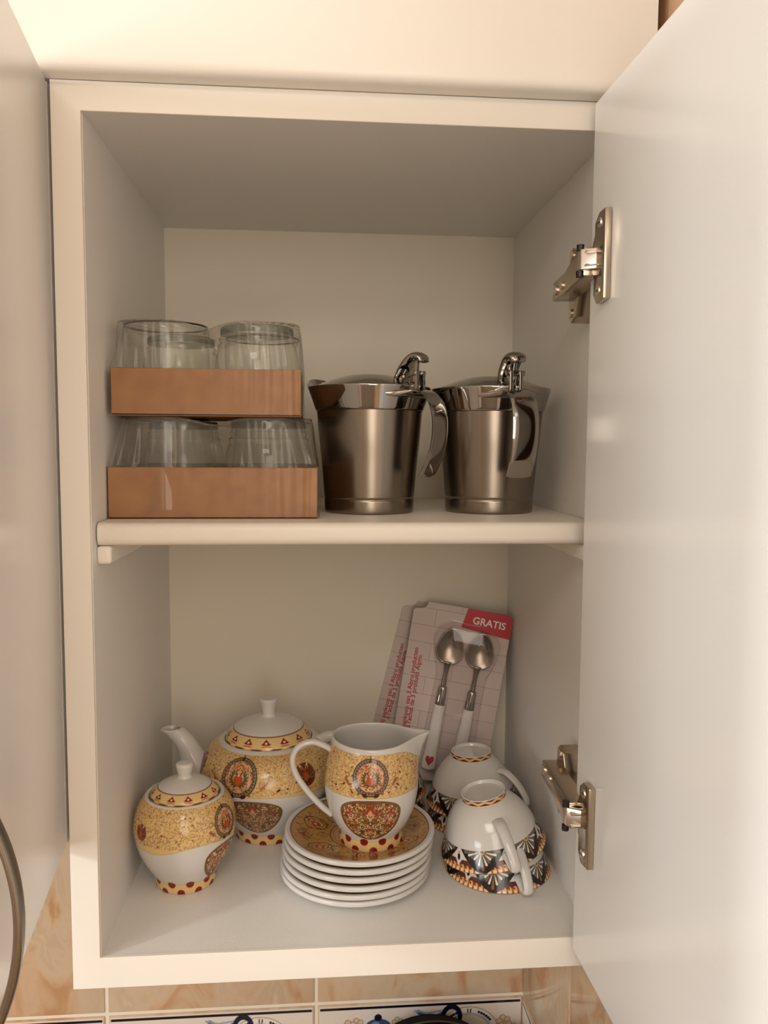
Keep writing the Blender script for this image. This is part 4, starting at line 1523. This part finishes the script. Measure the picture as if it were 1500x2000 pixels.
def place_cup(label, x, y, z, az, tilt=(0, 0)):
    """inverted cup: foot up. (x,y,z) = centre of the rim"""
    t = thing('tea_cup', label, 'cup', (x, y, z), 0, 'upturned tea cups')
    bw = link('bowl', cupm, M['china'], t)
    er = link('handle', earm, M['white_china'], t)
    Rm = Matrix.Rotation(tilt[0], 4, 'X') @ Matrix.Rotation(tilt[1], 4, 'Y') @ Matrix.Rotation(az, 4, 'Z')
    flip = Matrix.Translation((0, 0, CUP_H)) @ Matrix.Rotation(PI, 4, 'X')
    t.matrix_world = Matrix.Translation((x, y, z)) @ Rm
    for o in (bw, er):
        o.matrix_local = flip
    return t


place_cup('upturned cup with black fan border, standing on the cabinet floor under the tilted front cup', 0.3462, 0.1188, 0.0003, math.radians(-77))
place_cup('tilted upturned cup nested on another at the front right, handle facing out', 0.3412, 0.1172, 0.0240, math.radians(-82), (math.radians(2), math.radians(-11.5)))
place_cup('lower upturned cup at the back right, mostly hidden behind the front cups', 0.3425, 0.2215, 0.0003, math.radians(38))
place_cup('upper upturned cup at the back right before the spoon packs, handle to the right', 0.3420, 0.2210, 0.0215, math.radians(-40), (0, math.radians(-3)))
place_cup('lower upturned cup at the back, half hidden behind the milk jug', 0.2425, 0.2535, 0.0003, math.radians(168))
place_cup('upper upturned cup at the back, peeking out behind the milk jug', 0.2425, 0.2530, 0.0215, math.radians(162))


# ------------------------------------------------------------------ SPOON BLISTER CARDS
def text_mesh(s, size, depth=0.00006):
    cu = bpy.data.curves.new('txt', 'FONT')
    cu.body = s
    cu.size = size
    cu.extrude = depth
    cu.offset = size * 0.018
    cu.resolution_u = 3
    o = bpy.data.objects.new('txt', cu)
    C.objects.link(o)
    bpy.context.view_layer.update()
    me = bpy.data.meshes.new_from_object(o.evaluated_get(bpy.context.evaluated_depsgraph_get()))
    bpy.data.objects.remove(o, do_unlink=True)
    bpy.data.curves.remove(cu)
    xs = [v.co.x for v in me.vertices]
    x0, x1 = min(xs), max(xs)
    for v in me.vertices:
        v.co.x -= x0
    return me, x1 - x0


# brick joints printed faintly on the card
mc = M['card']
tc = N(mc, 'ShaderNodeTexCoord')
mpn = N(mc, 'ShaderNodeMapping')
mpn.inputs['Rotation'].default_value = (PI / 2, 0, 0)
bk = N(mc, 'ShaderNodeTexBrick')
bk.inputs['Color1'].default_value = L4(204, 188, 180)
bk.inputs['Color2'].default_value = L4(198, 182, 175)
bk.inputs['Mortar'].default_value = L4(166, 146, 142)
bk.inputs['Scale'].default_value = 22.0
bk.inputs['Mortar Size'].default_value = 0.008
bk.inputs['Brick Width'].default_value = 1.3
bk.inputs['Row Height'].default_value = 0.45
LK(mc, tc, 'Object', mpn, 'Vector')
LK(mc, mpn, 'Vector', bk, 'Vector')
LK(mc, bk, 'Color', mc.node_tree.nodes['Principled BSDF'], 'Base Color')

CWD, CHT = 0.1155, 0.2120


def card_outline():
    """local: x right, z up, origin bottom right corner at x=0; rounded corners, bite out of the top left"""
    pts = []
    r = 0.007
    def arc(cx, cz, a0, a1):
        return [(cx + r * math.cos(a), cz + r * math.sin(a)) for a in np.linspace(a0, a1, 7)]
    pts += arc(-r, r, -PI / 2, 0)
    pts += arc(-r, CHT - r, 0, PI / 2)
    pts += [(-CWD + 0.0165, CHT), (-CWD + 0.0150, CHT - 0.004), (-CWD + 0.0125, CHT - 0.0075), (-CWD + 0.008, CHT - 0.0090), (-CWD + 0.004, CHT - 0.0090), (-CWD, CHT - 0.0115)]
    pts += arc(-CWD + r, r, PI, 1.5 * PI)
    return pts


def spoon(parent, x, z, rot, seed):
    """spoon in card plane: bowl up; (x,z) centre of the bowl; y negative = towards the viewer"""
    ca, sa = math.cos(rot), math.sin(rot)

    def W2(a, b, y):        # a across, b along (up)
        return (x + a * ca + b * sa, y, z - a * sa + b * ca)
    # bowl: shallow egg-shaped dish
    nu, nv = 40, 12
    rows = []
    for v in np.linspace(0.02, 1, nv):
        row = []
        for k in range(nu):
            t_ = 2 * PI * k / nu
            wv = 0.0150 * (1 - 0.20 * math.sin(t_)) * 1.0
            a = v * wv * math.cos(t_) * (1.08 if math.sin(t_) < 0 else 1.0)
            b = v * 0.0215 * math.sin(t_)
            row.append(W2(a, b, -0.0075 + 0.0052 * (1 - v ** 2)))
        rows.append(row)
    for v in (1.02, 0.98, 0.5, 0.02):
        row = []
        for k in range(nu):
            t_ = 2 * PI * k / nu
            wv = 0.0150 * (1 - 0.20 * math.sin(t_))
            a = v * wv * math.cos(t_) * (1.08 if math.sin(t_) < 0 else 1.0)
            b = v * 0.0215 * math.sin(t_)
            row.append(W2(a, b, -0.0070 + 0.0052 * (1 - min(1, v) ** 2) + (0.0 if v > 1 else 0.0008)))
        rows.append(row)
    sp = link('spoon', grid_mesh('spoon', np.array(rows), True), M['steel'], parent)
    nk = spline3([(0, -0.0185, -0.0068), (0, -0.026, -0.0055), (0, -0.036, -0.0050), (0, -0.050, -0.0050)], 5)
    rd = np.interp(np.linspace(0, 1, len(nk)), [0, 0.25, 0.6, 1], [0.0052, 0.0034, 0.0024, 0.0030])
    vs, fs = sweep([W2(*p) for p in nk], [(float(r), 0.0014) for r in rd], 14, up=(0, 1, 0))
    link('neck', pydata('neck', vs, fs), M['steel'], sp)
    vs, fs = sweep([W2(0, -0.0485, -0.0052), W2(0, -0.050, -0.0052), W2(0, -0.070, -0.0052), W2(0, -0.0712, -0.0052)], [(0.0044, 0.003), (0.0050, 0.0034), (0.0058, 0.0034), (0.0058, 0.0034)], 18, up=(0, 1, 0))
    link('collar', pydata('collar', vs, fs), M['chrome'], sp)
    hd = spline3([(0, -0.0710, -0.0052), (0, -0.090, -0.0052), (0, -0.115, -0.0052), (0, -0.135, -0.0052), (0, -0.1455, -0.0052), (0, -0.150, -0.0052)], 6)
    rd = np.interp(np.linspace(0, 1, len(hd)), [0, 0.4, 0.75, 0.9, 0.97, 1], [0.0062, 0.0072, 0.0088, 0.0088, 0.006, 0.002])
    vs, fs = sweep([W2(*p) for p in hd], [(float(r), 0.0036 if r > 0.004 else 0.0015) for r in rd], 18, up=(0, 1, 0))
    hnd = link('handle', pydata('handle', vs, fs), M['white_plastic'], sp)
    return sp, W2


def heart(sp, W2, b):
    pts = []
    for t_ in np.linspace(0, 2 * PI, 28, endpoint=False):
        hx_ = 16 * math.sin(t_) ** 3
        hz_ = 13 * math.cos(t_) - 5 * math.cos(2 * t_) - 2 * math.cos(3 * t_) - math.cos(4 * t_)
        pts.append((hx_ * 0.00030, hz_ * 0.00045))
    vs = [W2(p[0], b + p[1], -0.00905) for p in pts] + [W2(p[0], b + p[1], -0.0075) for p in pts]
    n = len(pts)
    fs = [tuple(range(n))[::-1], tuple(range(n, 2 * n))] + [(i, (i + 1) % n, n + (i + 1) % n, n + i) for i in range(n)]
    link('printed_heart', pydata('printed_heart', vs, fs, False), M['red_text'], sp)


def spoon_card(label, corner, tilt, yaw, lean=0.0):
    t = thing('spoon_pack', label, 'spoon pack', corner, 0, 'carded spoon packs')
    t.matrix_world = Matrix.Translation(corner) @ Matrix.Rotation(yaw, 4, 'Z') @ Matrix.Rotation(lean, 4, 'X') @ Matrix.Rotation(tilt, 4, 'Y')
    cd = link('card', prism_mesh('card', card_outline(), 'y', -0.0006, 0.0), M['card'], t)
    # red corner flash with the word
    r = 0.007
    fl = [(-0.0575, CHT - 0.0235), (0.0, CHT - 0.0285)] + [(-r + r * math.cos(a), CHT - r + r * math.sin(a)) for a in np.linspace(0, PI / 2, 7)] + [(-0.0530, CHT)]
    link('red_flash', prism_mesh('red_flash', fl, 'y', -0.00075, -0.0005), M['red'], cd)
    me, wd = text_mesh('GRATIS', 0.0122)
    o = link('lettering', me, M['white_print'], cd)
    k = 0.0385 / wd
    o.matrix_local = Matrix.Translation((-0.0455, -0.00082, CHT - 0.0166)) @ Matrix.Rotation(math.radians(2.0), 4, 'Y') @ Matrix.Rotation(PI / 2, 4, 'X') @ Matrix.Diagonal((k, k, 1, 1))
    me.update()
    for s, xx, z0, ln in (('Bij aankoop van 3 Alpro producten', -CWD + 0.0130, 0.0500, 0.1060), ('à l’achat de 3 produits Alpro.', -CWD + 0.0185, 0.0590, 0.0900)):
        me, wd = text_mesh(s, 0.0053)
        o = link('lettering', me, M['red_text'], cd)
        k = ln / wd
        o.matrix_local = Matrix.Translation((xx, -0.00068, z0)) @ Matrix.Rotation(-PI / 2, 4, 'Y') @ Matrix.Rotation(PI / 2, 4, 'X') @ Matrix.Diagonal((k, k, 1, 1))
    for (x, z, rot) in ((-0.0660, 0.1655, math.radians(1.0)), (-0.0310, 0.1655, math.radians(1.5))):
        sp, W2 = spoon(t, x, z, rot, 1)
        heart(sp, W2, -0.138)
    # clear blister hugging both spoons
    out = [(-0.0870, 0.168), (-0.0840, 0.150), (-0.0770, 0.128), (-0.0780, 0.090), (-0.0800, 0.045), (-0.0790, 0.012), (-0.0700, 0.006), (-0.0300, 0.006), (-0.0210, 0.012), (-0.0190, 0.045), (-0.0200, 0.090), (-0.0190, 0.128), (-0.0110, 0.150), (-0.0085, 0.165), (-0.0140, 0.178), (-0.0300, 0.186), (-0.0485, 0.186), (-0.0680, 0.188), (-0.0810, 0.182)]
    op = np.array(out) + np.array([0, 0.0055])
    cen = op.mean(0)
    dn = []
    cl = np.vstack([op, op[:1]])
    for i in range(len(op)):
        for f in np.linspace(0, 1, 6, endpoint=False):
            dn.append(cl[i] * (1 - f) + cl[i + 1] * f)
    dn = np.array(dn)
    rows = []
    for s_, y in ((1.03, -0.0007), (1.0, -0.0010), (0.985, -0.0060), (0.965, -0.0098), (0.93, -0.0106), (0.6, -0.0108), (0.02, -0.0108)):
        q = cen + (dn - cen) * s_
        rows.append(np.column_stack([q[:, 0], np.full(len(q), y), q[:, 1]]))
    link('blister', grid_mesh('blister', np.array(rows), True, flip=True), M['blister'], t)
    return t


spoon_card('front spoon pack with red GRATIS corner, leaning on the right cabinet wall', (0.3665, 0.2870, 0.0012), math.radians(8.8), math.radians(-8), math.radians(0))
rear = spoon_card('rear spoon pack, only its left strip showing behind another spoon pack', (0.3345, 0.3170, 0.0012), math.radians(14.0), math.radians(-0.5), 0)
rear.matrix_world = rear.matrix_world @ Matrix.Scale(0.965, 4)
